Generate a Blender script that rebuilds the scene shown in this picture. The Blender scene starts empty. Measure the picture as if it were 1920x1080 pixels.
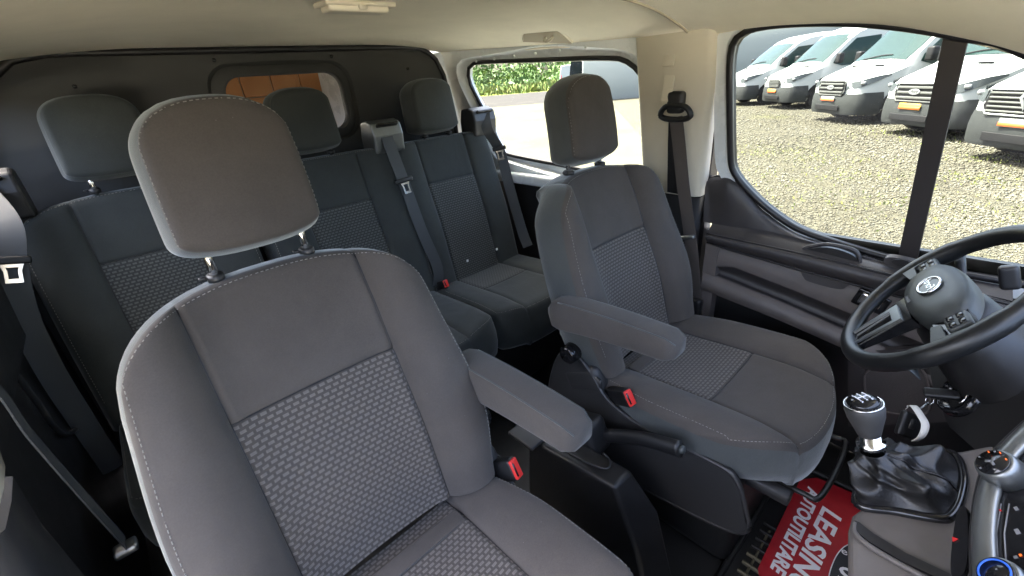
import bpy, bmesh, math, random
import numpy as np
from mathutils import Vector, Matrix
random.seed(7); RNG = np.random.default_rng(11)
rad = math.radians
SC = bpy.context.scene
COL = SC.collection

# ------------------------------------------------------------------ camera, sky, sun, exposure
CAM = np.array([-0.593, -0.609, 1.196]); YAW, PITCH, ROLL, FPX = rad(41.59), rad(25.66), rad(-4.57), 820.0
_f = np.array([math.sin(YAW)*math.cos(PITCH), math.cos(YAW)*math.cos(PITCH), -math.sin(PITCH)])
_r0 = np.array([math.cos(YAW), -math.sin(YAW), 0.0]); _u0 = np.cross(_r0, _f)
_r = math.cos(ROLL)*_r0 + math.sin(ROLL)*_u0
_u = -math.sin(ROLL)*_r0 + math.cos(ROLL)*_u0
cd = bpy.data.cameras.new('camera'); cam = bpy.data.objects.new('camera', cd); COL.objects.link(cam)
cd.sensor_width = 36.0; cd.lens = FPX/1920*36; cd.clip_start = 0.02; cd.clip_end = 800
M = Matrix.Identity(4)
for i in range(3):
    M[i][0] = _r[i]; M[i][1] = _u[i]; M[i][2] = -_f[i]; M[i][3] = CAM[i]
cam.matrix_world = M; SC.camera = cam

SUN_AZ = Vector((-0.30, 0.954, 0)).normalized(); SUN_EL = rad(61)
W = bpy.data.worlds.new('World'); SC.world = W; W.use_nodes = True
nt = W.node_tree; sky = nt.nodes.new('ShaderNodeTexSky'); sky.sky_type = 'NISHITA'; sky.sun_disc = False
sky.sun_elevation = SUN_EL; sky.sun_rotation = math.atan2(SUN_AZ.x, SUN_AZ.y)
sky.air_density = 0.7; sky.dust_density = 7.0; sky.ozone_density = 0.4
bgn = nt.nodes['Background']; bgn.inputs['Strength'].default_value = 0.15
nt.links.new(sky.outputs['Color'], bgn.inputs['Color'])
sl = bpy.data.lights.new('sun', 'SUN'); sl.energy = 4.0; sl.angle = rad(0.6); sl.color = (1.0, 0.95, 0.86)
so = bpy.data.objects.new('sun', sl); COL.objects.link(so)
dirv = Vector((SUN_AZ.x*math.cos(SUN_EL), SUN_AZ.y*math.cos(SUN_EL), math.sin(SUN_EL)))
so.rotation_euler = (-dirv).to_track_quat('-Z', 'Y').to_euler(); so.location = (-5, 6, 8)
vs = SC.view_settings; vs.view_transform = 'Standard'; vs.look = 'None'; vs.exposure = 4.0; vs.gamma = 1.0
SC.cycles.max_bounces = 10; SC.cycles.diffuse_bounces = 6; SC.cycles.glossy_bounces = 4
SC.cycles.transparent_max_bounces = 12; SC.cycles.caustics_reflective = False; SC.cycles.caustics_refractive = False
SC.cycles.use_denoising = True; SC.cycles.sample_clamp_indirect = 6.0

# ------------------------------------------------------------------ photo pixel -> ray -> plane (positions only)
def ray(px, py): return _f + _r*(px-960)/FPX + _u*(540-py)/FPX
def U(px, py, **k):
    d = ray(px, py); a, v = list(k.items())[0]; i = 'xyz'.index(a)
    return CAM + d*((v-CAM[i])/d[i])
def UP(px, py, p0, n):
    d = ray(px, py); n = np.array(n, float); return CAM + d*(((np.array(p0)-CAM)@n)/(d@n))

# ------------------------------------------------------------------ helpers
MATS = {}
def base_mat(name, col, rough=0.6, metal=0.0, spec=0.5):
    m = bpy.data.materials.new(name); m.use_nodes = True; b = m.node_tree.nodes['Principled BSDF']
    b.inputs['Base Color'].default_value = (*col, 1); b.inputs['Roughness'].default_value = rough
    b.inputs['Metallic'].default_value = metal; b.inputs['Specular IOR Level'].default_value = spec
    MATS[name] = m; return m
def nodes(m): return m.node_tree.nodes, m.node_tree.links, m.node_tree.nodes['Principled BSDF']
def coords(m, uv=False):
    N, L, b = nodes(m); t = N.new('ShaderNodeTexCoord'); return t.outputs['UV' if uv else 'Object']
def add_grain(m, scale=900, strength=0.15, dist=0.0006, var=0.12, vscale=14, uv=False):
    """fine grain bump plus soft uneven tone (dust, wear)"""
    N, L, b = nodes(m); c = coords(m, uv)
    n1 = N.new('ShaderNodeTexNoise'); n1.inputs['Scale'].default_value = scale; n1.inputs['Detail'].default_value = 2
    L.new(c, n1.inputs['Vector'])
    bp = N.new('ShaderNodeBump'); bp.inputs['Strength'].default_value = strength; bp.inputs['Distance'].default_value = dist
    L.new(n1.outputs['Fac'], bp.inputs['Height']); L.new(bp.outputs['Normal'], b.inputs['Normal'])
    n2 = N.new('ShaderNodeTexNoise'); n2.inputs['Scale'].default_value = vscale; n2.inputs['Detail'].default_value = 5
    n2.inputs['Roughness'].default_value = 0.65
    L.new(c, n2.inputs['Vector'])
    mr = N.new('ShaderNodeMapRange'); mr.inputs['From Min'].default_value = 0.3; mr.inputs['From Max'].default_value = 0.7
    mr.inputs['To Min'].default_value = 1-var; mr.inputs['To Max'].default_value = 1+var
    L.new(n2.outputs['Fac'], mr.inputs['Value'])
    mx = N.new('ShaderNodeMix'); mx.data_type = 'RGBA'; mx.blend_type = 'MULTIPLY'; mx.inputs['Factor'].default_value = 1
    mx.inputs[6].default_value = b.inputs['Base Color'].default_value
    L.new(mr.outputs['Result'], mx.inputs[7]); L.new(mx.outputs[2], b.inputs['Base Color'])
    rr = N.new('ShaderNodeMapRange'); r0 = b.inputs['Roughness'].default_value
    rr.inputs['To Min'].default_value = max(0.02, r0-0.10); rr.inputs['To Max'].default_value = min(1, r0+0.10)
    L.new(n2.outputs['Fac'], rr.inputs['Value']); L.new(rr.outputs['Result'], b.inputs['Roughness'])
    return m
def fabric(name, col, sheen=0.25, knit=1500):
    m = base_mat(name, col, 0.92, 0, 0.15); N, L, b = nodes(m)
    b.inputs['Sheen Weight'].default_value = sheen; b.inputs['Sheen Roughness'].default_value = 0.45
    b.inputs['Sheen Tint'].default_value = (0.85, 0.9, 0.92, 1)
    add_grain(m, knit, 0.35, 0.0006, 0.10, 9)
    # visible knit speckle, and soft unevenness of the padding under the cloth
    c = coords(m); n3 = N.new('ShaderNodeTexNoise'); n3.inputs['Scale'].default_value = 420; n3.inputs['Detail'].default_value = 1; L.new(c, n3.inputs['Vector'])
    mr = N.new('ShaderNodeMapRange'); mr.inputs['To Min'].default_value = 0.86; mr.inputs['To Max'].default_value = 1.14; L.new(n3.outputs['Fac'], mr.inputs['Value'])
    src = b.inputs['Base Color'].links[0].from_socket; mx = N.new('ShaderNodeMix'); mx.data_type = 'RGBA'; mx.blend_type = 'MULTIPLY'; mx.inputs['Factor'].default_value = 1
    L.new(src, mx.inputs[6]); L.new(mr.outputs['Result'], mx.inputs[7]); L.new(mx.outputs[2], b.inputs['Base Color'])
    n4 = N.new('ShaderNodeTexNoise'); n4.inputs['Scale'].default_value = 13; n4.inputs['Detail'].default_value = 3; n4.inputs['Distortion'].default_value = 0.6; L.new(c, n4.inputs['Vector'])
    b2 = N.new('ShaderNodeBump'); b2.inputs['Strength'].default_value = 0.2; b2.inputs['Distance'].default_value = 0.012
    L.new(n4.outputs['Fac'], b2.inputs['Height']); L.new(b.inputs['Normal'].links[0].from_socket, b2.inputs['Normal']); L.new(b2.outputs['Normal'], b.inputs['Normal'])
    # lint flecks
    vo = N.new('ShaderNodeTexVoronoi'); vo.inputs['Scale'].default_value = 30; L.new(c, vo.inputs['Vector'])
    lt = N.new('ShaderNodeMath'); lt.operation = 'LESS_THAN'; lt.inputs[1].default_value = 0.022; L.new(vo.outputs['Distance'], lt.inputs[0])
    sc_ = N.new('ShaderNodeMath'); sc_.operation = 'MULTIPLY'; sc_.inputs[1].default_value = 0.22; L.new(lt.outputs[0], sc_.inputs[0])
    m5 = N.new('ShaderNodeMix'); m5.data_type = 'RGBA'; m5.inputs[7].default_value = (0.4, 0.4, 0.38, 1); L.new(sc_.outputs[0], m5.inputs['Factor']); L.new(mx.outputs[2], m5.inputs[6]); L.new(m5.outputs[2], b.inputs['Base Color'])
    return m
def pattern_fabric(name, col, dash, pu=0.0138, pv=0.0095):
    """woven insert: staggered light dashes, laid out in metres through the UV map"""
    m = base_mat(name, col, 0.92, 0, 0.08); N, L, b = nodes(m); uv = coords(m, True)
    b.inputs['Sheen Weight'].default_value = 0.2
    sp = N.new('ShaderNodeSeparateXYZ'); L.new(uv, sp.inputs[0])
    def mth(op, a, bb=None, c=None):
        n = N.new('ShaderNodeMath'); n.operation = op
        for i, x in enumerate((a, bb, c)):
            if x is None: continue
            if isinstance(x, (int, float)): n.inputs[i].default_value = x
            else: L.new(x, n.inputs[i])
        return n.outputs[0]
    v = mth('DIVIDE', sp.outputs[1], pv); row = mth('FLOOR', v); fv = mth('SUBTRACT', v, row)
    par = mth('MODULO', mth('ABSOLUTE', row), 2.0)
    u0 = mth('ADD', mth('DIVIDE', sp.outputs[0], pu), mth('MULTIPLY', par, 0.5)); fu = mth('SUBTRACT', u0, mth('FLOOR', u0))
    def soft(x, half):  # 1 inside, 0 outside, soft edge
        d = mth('ABSOLUTE', mth('SUBTRACT', x, 0.5)); n = N.new('ShaderNodeMapRange'); n.interpolation_type = 'SMOOTHSTEP'
        n.inputs['From Min'].default_value = half-0.05; n.inputs['From Max'].default_value = half+0.05
        n.inputs['To Min'].default_value = 1; n.inputs['To Max'].default_value = 0; L.new(d, n.inputs['Value']); return n.outputs[0]
    outer = mth('MULTIPLY', soft(fu, 0.34), soft(fv, 0.25))
    inner = mth('MULTIPLY', soft(fu, 0.19), soft(fv, 0.12))
    mask = mth('SUBTRACT', outer, mth('MULTIPLY', inner, 0.2))
    nz = N.new('ShaderNodeTexNoise'); nz.inputs['Scale'].default_value = 160; L.new(uv, nz.inputs['Vector'])
    mask2 = mth('MULTIPLY', mask, mth('ADD', mth('MULTIPLY', nz.outputs['Fac'], 0.8), 0.6))
    gap = mth('MULTIPLY', mth('SUBTRACT', 1.0, soft(fu, 0.42)), soft(fv, 0.22))
    mx = N.new('ShaderNodeMix'); mx.data_type = 'RGBA'; mx.inputs[6].default_value = (*col, 1); mx.inputs[7].default_value = (*dash, 1)
    L.new(mask2, mx.inputs['Factor'])
    mg = N.new('ShaderNodeMix'); mg.data_type = 'RGBA'; mg.inputs[7].default_value = (col[0]*.45, col[1]*.45, col[2]*.45, 1)
    L.new(mth('MULTIPLY', gap, 0.12), mg.inputs['Factor']); L.new(mx.outputs[2], mg.inputs[6])
    L.new(mg.outputs[2], b.inputs['Base Color'])
    bp = N.new('ShaderNodeBump'); bp.inputs['Strength'].default_value = 0.5; bp.inputs['Distance'].default_value = 0.0012
    nk = N.new('ShaderNodeTexNoise'); nk.inputs['Scale'].default_value = 1300; L.new(uv, nk.inputs['Vector'])
    L.new(mth('ADD', mask, mth('MULTIPLY', nk.outputs['Fac'], 0.35)), bp.inputs['Height']); L.new(bp.outputs['Normal'], b.inputs['Normal'])
    return m
def glass_mat(name, tint, refl=0.06, rough=0.01):
    m = bpy.data.materials.new(name); m.use_nodes = True; N, L = m.node_tree.nodes, m.node_tree.links
    N.remove(N['Principled BSDF']); out = N['Material Output']
    t = N.new('ShaderNodeBsdfTransparent'); t.inputs['Color'].default_value = (*tint, 1)
    g = N.new('ShaderNodeBsdfGlossy'); g.inputs['Roughness'].default_value = rough; g.inputs['Color'].default_value = (1, 1, 1, 1)
    fr = N.new('ShaderNodeLayerWeight'); fr.inputs['Blend'].default_value = refl
    mx = N.new('ShaderNodeMixShader'); L.new(fr.outputs['Fresnel'], mx.inputs[0]); L.new(t.outputs[0], mx.inputs[1]); L.new(g.outputs[0], mx.inputs[2])
    # faint uneven film of dust and wipe marks on the pane
    tc = N.new('ShaderNodeTexCoord'); mp = N.new('ShaderNodeMapping'); mp.inputs['Scale'].default_value = (1, 1, 4); mp.inputs['Rotation'].default_value = (0.6, 0, 0); L.new(tc.outputs['Object'], mp.inputs['Vector'])
    nz = N.new('ShaderNodeTexNoise'); nz.inputs['Scale'].default_value = 6; nz.inputs['Detail'].default_value = 8; nz.inputs['Roughness'].default_value = 0.7; L.new(mp.outputs[0], nz.inputs['Vector'])
    mr = N.new('ShaderNodeMapRange'); mr.inputs['From Min'].default_value = 0.42; mr.inputs['From Max'].default_value = 0.75; mr.inputs['To Min'].default_value = 0.001; mr.inputs['To Max'].default_value = 0.022; L.new(nz.outputs['Fac'], mr.inputs['Value'])
    df = N.new('ShaderNodeBsdfTranslucent'); df.inputs['Color'].default_value = (0.8, 0.79, 0.74, 1); m2 = N.new('ShaderNodeMixShader'); L.new(mr.outputs['Result'], m2.inputs[0]); L.new(mx.outputs[0], m2.inputs[1]); L.new(df.outputs[0], m2.inputs[2])
    L.new(m2.outputs[0], out.inputs['Surface']); MATS[name] = m; return m
def emit_mat(name, col, s):
    m = base_mat(name, col, 0.5); N, L, b = nodes(m); b.inputs['Emission Color'].default_value = (*col, 1); b.inputs['Emission Strength'].default_value = s; return m

def thing(name, label, cat, loc=(0, 0, 0), group=None, rz=0.0):
    o = bpy.data.objects.new(name, None); COL.objects.link(o); o.empty_display_size = 0.05
    o.location = loc; o.rotation_euler = (0, 0, rz); o['label'] = label; o['category'] = cat
    if group: o['group'] = group
    return o
def tag(o, label, cat=None, group=None, kind=None):
    o['label'] = label
    if cat: o['category'] = cat
    if group: o['group'] = group
    if kind: o['kind'] = kind
    return o
def structure(o, label=None):
    o['kind'] = 'structure'
    if label: o['label'] = label
    return o
def mk(name, vf, mat, parent=None, uv=None, smooth=True, local=False, angle=None):
    """one mesh object; geometry in world metres unless local (then in the parent's frame)"""
    verts, faces = vf
    me = bpy.data.meshes.new(name); me.from_pydata([tuple(map(float, v)) for v in verts], [], [tuple(f) for f in faces]); me.update()
    bm = bmesh.new(); bm.from_mesh(me); bmesh.ops.recalc_face_normals(bm, faces=bm.faces[:]); bm.to_mesh(me); bm.free()
    if uv is not None:
        l = me.uv_layers.new(name='UVMap'); vi = np.empty(len(me.loops), dtype=np.int32); me.loops.foreach_get('vertex_index', vi)
        l.data.foreach_set('uv', np.array(uv, dtype=np.float32)[vi].ravel())
    if smooth:
        me.polygons.foreach_set('use_smooth', [True]*len(me.polygons))
        if angle: me.set_sharp_from_angle(angle=rad(angle))
    me.materials.append(MATS[mat] if isinstance(mat, str) else mat)
    o = bpy.data.objects.new(name, me); COL.objects.link(o)
    if parent is not None:
        o.parent = parent
        if parent.type == 'EMPTY' and not local: o.location = -Vector(parent.location)
    return o
def join(*parts):
    V, F = [], []
    for v, f in parts:
        k = len(V); V += [tuple(x) for x in v]; F += [tuple(i+k for i in ff) for ff in f]
    return V, F
def xf(vf, mat):
    return [tuple(mat @ Vector(v)) for v in vf[0]], vf[1]
def rbox(c, s, bev=0.01, seg=3, rot=None):
    bm = bmesh.new(); bmesh.ops.create_cube(bm, size=1.0)
    for v in bm.verts: v.co = Vector((v.co.x*s[0], v.co.y*s[1], v.co.z*s[2]))
    if bev > 0: bmesh.ops.bevel(bm, geom=bm.edges[:], offset=min(bev, min(s)*0.49), segments=seg, profile=0.6, affect='EDGES')
    bm.verts.index_update(); R = (rot or Matrix.Identity(3))
    V = [tuple(R @ v.co + Vector(c)) for v in bm.verts]; F = [tuple(v.index for v in f.verts) for f in bm.faces]; bm.free()
    return V, F
def frames(path, closed=False, up=(0, 0, 1)):
    P = [Vector(p) for p in path]; n = len(P); out = []
    for i in range(n):
        a = P[(i-1) % n] if (closed or i > 0) else P[i]; b = P[(i+1) % n] if (closed or i < n-1) else P[i]
        t = (b-a).normalized(); w = Vector(up).cross(t)
        if w.length < 1e-4: w = Vector((1, 0, 0)).cross(t)
        w.normalize(); out.append((P[i], t, w, t.cross(w)))
    return out
def tube(path, r, n=10, closed=False, up=(0, 0, 1), cap=True, sq=None):
    """round (or flattened: sq=(a,b)) tube; r may be a list"""
    fr = frames(path, closed, up); V, F = [], []; m = len(fr)
    for i, (p, t, w, b) in enumerate(fr):
        ri = r[i] if isinstance(r, (list, tuple)) else r
        for k in range(n):
            a = 2*math.pi*k/n; ca, sa = math.cos(a), math.sin(a)
            if sq: ca *= sq[0]; sa *= sq[1]
            V.append(p + w*ca*ri + b*sa*ri)
    for i in range(m if closed else m-1):
        j = (i+1) % m
        for k in range(n): F.append((i*n+k, i*n+(k+1) % n, j*n+(k+1) % n, j*n+k))
    if cap and not closed: F += [tuple(range(n)), tuple((m-1)*n+k for k in range(n))]
    return V, F
def sweep(path, prof, closed=False, up=(0, 0, 1), cap=True):
    """sweep a closed 2-D profile (w,b) along a path"""
    fr = frames(path, closed, up); V, F = [], []; m = len(fr); n = len(prof)
    for p, t, w, b in fr:
        for q in prof: V.append(p + w*q[0] + b*q[1])
    for i in range(m if closed else m-1):
        j = (i+1) % m
        for k in range(n): F.append((i*n+k, i*n+(k+1) % n, j*n+(k+1) % n, j*n+k))
    if cap and not closed: F += [tuple(range(n)), tuple((m-1)*n+k for k in range(n))]
    return V, F
def strap(path, wid, wdir, th=0.0016, uvs=False):
    """webbing: flat band; wdir = one or a list of width directions"""
    P = [Vector(p) for p in path]; V, F, UVl = [], [], []; d = 0
    for i, p in enumerate(P):
        w = Vector(wdir[i] if isinstance(wdir, list) else wdir).normalized()
        t = (P[min(i+1, len(P)-1)]-P[max(i-1, 0)]).normalized(); w = (w - t*w.dot(t)).normalized(); n = t.cross(w)
        if i: d += (P[i]-P[i-1]).length
        for a, c in ((-.5, -1), (-.25, -1), (0, -1), (.25, -1), (.5, -1), (.5, 1), (0, 1), (-.5, 1)):
            V.append(p + w*a*wid + n*c*th*.5); UVl.append((a*wid, d))
    for i in range(len(P)-1):
        for k in range(8): F.append((i*8+k, i*8+(k+1) % 8, i*8+8+(k+1) % 8, i*8+8+k))
    F += [tuple(range(8)), tuple(8*(len(P)-1)+k for k in range(8))]
    return (V, F, UVl) if uvs else (V, F)
def smooth_path(pts, n=8, closed=False):
    P = [Vector(p) for p in pts]; out = []; m = len(P)
    for i in range(m if closed else m-1):
        p0 = P[(i-1) % m] if (closed or i > 0) else P[i]; p1 = P[i]; p2 = P[(i+1) % m]
        p3 = P[(i+2) % m] if (closed or i < m-2) else P[(i+1) % m]
        for k in range(n):
            t = k/n
            out.append(0.5*((2*p1) + (p2-p0)*t + (2*p0-5*p1+4*p2-p3)*t*t + (3*p1-p0-3*p2+p3)*t**3))
    if not closed: out.append(P[-1])
    return out
def prism(poly, to3d, th, n):
    """solid slab from a polygon: to3d(p)->front point, thickness th along n"""
    n = Vector(n); A = [Vector(to3d(p)) for p in poly]; k = len(A)
    V = A + [a + n*th for a in A]
    F = [tuple(range(k)), tuple(range(2*k-1, k-1, -1))] + [(i, (i+1) % k, (i+1) % k+k, i+k) for i in range(k)]
    return V, F
def rrect(w, h, r, n=6, cx=0, cy=0):
    out = []
    for (sx, sy, a0) in ((1, 1, 0), (-1, 1, 90), (-1, -1, 180), (1, -1, 270)):
        for k in range(n+1):
            a = rad(a0+90*k/n); out.append((cx+sx*(w/2-r)+r*math.cos(a), cy+sy*(h/2-r)+r*math.sin(a)))
    return out
def resample(loop, n, start=None):
    P = [Vector(p) for p in loop]; P.append(P[0]); L = [0]
    for a, b in zip(P, P[1:]): L.append(L[-1]+(b-a).length)
    out = []; j = 0
    for k in range(n):
        s = L[-1]*k/n
        while L[j+1] < s: j += 1
        out.append(P[j].lerp(P[j+1], (s-L[j])/max(1e-9, L[j+1]-L[j])))
    return out
def by_angle(loop, c, n):
    """resample a star-shaped 2-D loop by angle about c"""
    P = [(p[0]-c[0], p[1]-c[1]) for p in loop]; out = []
    for k in range(n):
        a = 2*math.pi*k/n; dx, dy = math.cos(a), math.sin(a); best = None
        for (x1, y1), (x2, y2) in zip(P, P[1:]+P[:1]):
            den = dx*(y2-y1)-dy*(x2-x1)
            if abs(den) < 1e-12: continue
            t = (x1*(y2-y1)-y1*(x2-x1))/den; s = (x1*dy-y1*dx)/den
            if t > 0 and -1e-6 <= s <= 1+1e-6 and (best is None or t > best): best = t
        out.append((c[0]+dx*best, c[1]+dy*best))
    return out
def rings(loops, closed=False):
    n = len(loops[0]); V = [p for l in loops for p in l]; F = []
    for i in range(len(loops)-1):
        for k in range(n): F.append((i*n+k, i*n+(k+1) % n, (i+1)*n+(k+1) % n, (i+1)*n+k))
    return V, F
def text(name, s, size, mat, parent, origin, xdir, ydir, extrude=0.0006, shear=0.0, bold=0.0, xs=1.0, local=False):
    cu = bpy.data.curves.new(name, 'FONT'); cu.body = s; cu.size = size; cu.extrude = extrude; cu.align_x = 'CENTER'; cu.align_y = 'CENTER'
    cu.shear = shear; cu.offset = bold; cu.resolution_u = 3
    tmp = bpy.data.objects.new(name+'_tmp', cu); COL.objects.link(tmp)
    dg = bpy.context.evaluated_depsgraph_get(); me = bpy.data.meshes.new_from_object(tmp.evaluated_get(dg))
    bpy.data.objects.remove(tmp); bpy.data.curves.remove(cu)
    X = Vector(xdir).normalized(); Y = Vector(ydir); Y = (Y-X*Y.dot(X)).normalized(); Z = X.cross(Y); O = Vector(origin)
    for v in me.vertices: v.co = O + X*v.co.x*xs + Y*v.co.y + Z*v.co.z
    me.materials.clear(); me.materials.append(MATS[mat]); me.name = name
    o = bpy.data.objects.new(name, me); COL.objects.link(o); o.parent = parent
    if parent is not None and parent.type == 'EMPTY' and not local: o.location = -Vector(parent.location)
    return o

# ------------------------------------------------------------------ materials
fabric('seat_fabric', (0.072, 0.0635, 0.0575), 0.18); fabric('seat_fabric_side', (0.058, 0.062, 0.060), 0.5)
pattern_fabric('seat_pattern', (0.062, 0.055, 0.050), (0.135, 0.122, 0.112))
fabric('rear_fabric', (0.046, 0.050, 0.048), 0.25); pattern_fabric('rear_pattern', (0.046, 0.048, 0.046), (0.108, 0.112, 0.105))
base_mat('thread', (0.23, 0.22, 0.20), 0.8)
add_grain(base_mat('black_plastic', (0.010, 0.010, 0.0105), 0.42), 1400, 0.3)
add_grain(base_mat('dark_plastic', (0.026, 0.0255, 0.026), 0.44), 1200, 0.35)
add_grain(base_mat('door_brown', (0.105, 0.090, 0.083), 0.5), 1200, 0.35)
add_grain(base_mat('door_dark', (0.036, 0.032, 0.032), 0.45), 1200, 0.35)
add_grain(base_mat('console_grey', (0.105, 0.094, 0.087), 0.5), 1200, 0.3)
add_grain(base_mat('rubber', (0.009, 0.009, 0.009), 0.55), 300, 0.2)
add_grain(base_mat('seal_black', (0.012, 0.011, 0.012), 0.4), 300, 0.2)
add_grain(base_mat('headliner', (0.90, 0.845, 0.70), 0.95, 0, 0.1), 700, 0.4, 0.0008, 0.05, 5)
add_grain(base_mat('pillar_cream', (0.60, 0.55, 0.44), 0.6, 0, 0.3), 1000, 0.2, 0.0005, 0.04, 6)
add_grain(base_mat('white_paint', (0.74, 0.77, 0.77), 0.28, 0, 0.5), 60, 0.03, 0.001, 0.04, 5)
add_grain(base_mat('bulkhead_black', (0.036, 0.036, 0.034), 0.62), 500, 0.3, 0.001, 0.15, 5)
base_mat('chrome', (0.75, 0.74, 0.72), 0.14, 1.0); base_mat('satin_silver', (0.36, 0.38, 0.39), 0.34, 1.0)
add_grain(base_mat('silver_trim', (0.20, 0.21, 0.21), 0.34, 0.75), 900, 0.1)
base_mat('gloss_black', (0.010, 0.010, 0.011), 0.12)
add_grain(base_mat('knob_leather', (0.052, 0.050, 0.048), 0.5), 600, 0.3, 0.0005, 0.15, 20)
add_grain(base_mat('dash_dark', (0.013, 0.0125, 0.0125), 0.42), 1000, 0.35, 0.0006, 0.2, 12)
add_grain(base_mat('leather', (0.009, 0.009, 0.0095), 0.40), 300, 0.7, 0.0006, 0.2, 20)
add_grain(base_mat('wheel_leather', (0.010, 0.0105, 0.011), 0.36), 700, 0.3, 0.0004, 0.2, 25)
add_grain(base_mat('hub_plastic', (0.042, 0.047, 0.046), 0.45), 900, 0.3, 0.0004, 0.08, 9)
base_mat('belt_web', (0.060, 0.064, 0.067), 0.55, 0, 0.4)
base_mat('red_button', (0.72, 0.035, 0.03), 0.35); base_mat('white_plastic', (0.80, 0.80, 0.78), 0.4)
add_grain(base_mat('red_paper', (0.36, 0.010, 0.018), 0.42), 14, 0.5, 0.01, 0.2, 10); base_mat('white_ink', (0.80, 0.80, 0.84), 0.5); base_mat('black_ink', (0.012, 0.013, 0.02), 0.4)
base_mat('tag_paper', (0.78, 0.75, 0.68), 0.7); base_mat('lamp_lens', (0.72, 0.66, 0.52), 0.35)
glass_mat('door_glass', (0.53, 0.57, 0.53)); glass_mat('side_glass', (0.74, 0.78, 0.74)); glass_mat('screen_glass', (0.93, 0.96, 0.95)); glass_mat('cargo_glass', (0.75, 0.74, 0.72))
emit_mat('blue_glow', (0.02, 0.10, 0.5), .012); emit_mat('orange_glow', (1.0, 0.16, 0.02), .03)
base_mat('icon_grey', (0.16, 0.16, 0.165), 0.5); base_mat('icon_red', (0.5, 0.02, 0.02), 0.4)
# woven webbing for belts
_m = MATS['belt_web']; N_, L_, b_ = nodes(_m); _c = coords(_m)
_w = N_.new('ShaderNodeTexNoise'); _w.inputs['Scale'].default_value = 900; L_.new(_c, _w.inputs['Vector'])
_b = N_.new('ShaderNodeBump'); _b.inputs['Strength'].default_value = 0.4; _b.inputs['Distance'].default_value = 0.0006
L_.new(_w.outputs['Fac'], _b.inputs['Height']); L_.new(_b.outputs['Normal'], b_.inputs['Normal'])
# ================================================================== OUTSIDE: yard, road, vans, hedge
GZ = -0.50
def ground_mat(name, cols, scale, bump=0.02, rough=0.9, patch=None):
    m = base_mat(name, cols[0], rough, 0, 0.0); N, L, b = nodes(m); c = coords(m)
    vo = N.new('ShaderNodeTexVoronoi'); vo.inputs['Scale'].default_value = scale; L.new(c, vo.inputs['Vector'])
    cr = N.new('ShaderNodeValToRGB'); L.new(vo.outputs['Color'], cr.inputs['Fac'])
    el = cr.color_ramp.elements; el[0].color = (*cols[0], 1); el[1].color = (*cols[-1], 1)
    for i, q in enumerate(cols[1:-1]): e = el.new((i+1)/(len(cols)-1)); e.color = (*q, 1)
    last = cr.outputs['Color']
    if patch:
        nz = N.new('ShaderNodeTexNoise'); nz.inputs['Scale'].default_value = patch[1]; nz.inputs['Detail'].default_value = 6; L.new(c, nz.inputs['Vector'])
        mr = N.new('ShaderNodeMapRange'); mr.inputs['From Min'].default_value = patch[2]; mr.inputs['From Max'].default_value = patch[2]+0.12; L.new(nz.outputs['Fac'], mr.inputs['Value'])
        mu = N.new('ShaderNodeMath'); mu.operation = 'MULTIPLY'; mu.inputs[1].default_value = patch[3]; L.new(mr.outputs['Result'], mu.inputs[0])
        mx = N.new('ShaderNodeMix'); mx.data_type = 'RGBA'; mx.inputs[7].default_value = (*patch[0], 1); L.new(mu.outputs[0], mx.inputs['Factor']); L.new(last, mx.inputs[6]); last = mx.outputs[2]
    L.new(last, b.inputs['Base Color'])
    bp = N.new('ShaderNodeBump'); bp.inputs['Strength'].default_value = 0.9; bp.inputs['Distance'].default_value = bump
    L.new(vo.outputs['Distance'], bp.inputs['Height']); L.new(bp.outputs['Normal'], b.inputs['Normal']); return m
ground_mat('gravel', [(0.022, 0.020, 0.015), (0.055, 0.051, 0.038), (0.046, 0.045, 0.037), (0.085, 0.080, 0.060)], 26, 0.02, 0.9, ((0.060, 0.062, 0.030), 0.35, 0.56, 0.5))
ground_mat('asphalt', [(0.026, 0.025, 0.025), (0.034, 0.033, 0.033), (0.030, 0.029, 0.029)], 40, 0.004, 0.85, ((0.042, 0.04, 0.038), 0.5, 0.52, 0.5))
ground_mat('concrete', [(0.058, 0.056, 0.039), (0.064, 0.062, 0.043), (0.070, 0.068, 0.048)], 30, 0.003, 0.85, ((0.046, 0.044, 0.033), 0.4, 0.54, 0.5))
ground_mat('meadow', [(0.10, 0.14, 0.03), (0.16, 0.19, 0.05), (0.24, 0.23, 0.08)], 6, 0.05)
ground_mat('bounce_pale', [(0.54, 0.52, 0.44), (0.58, 0.56, 0.47), (0.62, 0.60, 0.50)], 30, 0.003, 0.85)  # for the unseen pad added to throw light into the cabin
def sheet(name, pts, z, mat, label):
    return structure(mk(name, ([(p[0], p[1], z) for p in pts], [tuple(range(len(pts)))]), mat, smooth=False), label)
sheet('ground', [(-300, -300), (500, -300), (500, 500), (-300, 500)], GZ, 'gravel', 'sunlit gravel yard where the vans are parked')
g = lambda x, y: tuple(U(x, y, z=GZ)[:2])
e1, e2 = np.array(g(1215, 270)), np.array(g(1160, 210)); ed = (e2-e1)/np.linalg.norm(e2-e1)
pa = e1-ed*20; pb = e2+ed*14
rn = [np.array(g(900, 203)), np.array(g(1000, 195))]; rd = (rn[1]-rn[0])/np.linalg.norm(rn[1]-rn[0]); rnorm = np.array([-rd[1], rd[0]]);
if rnorm@(np.array([1, 1])) < 0: rnorm = -rnorm
ra, rb = rn[0]-rd*80, rn[1]+rd*60
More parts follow.
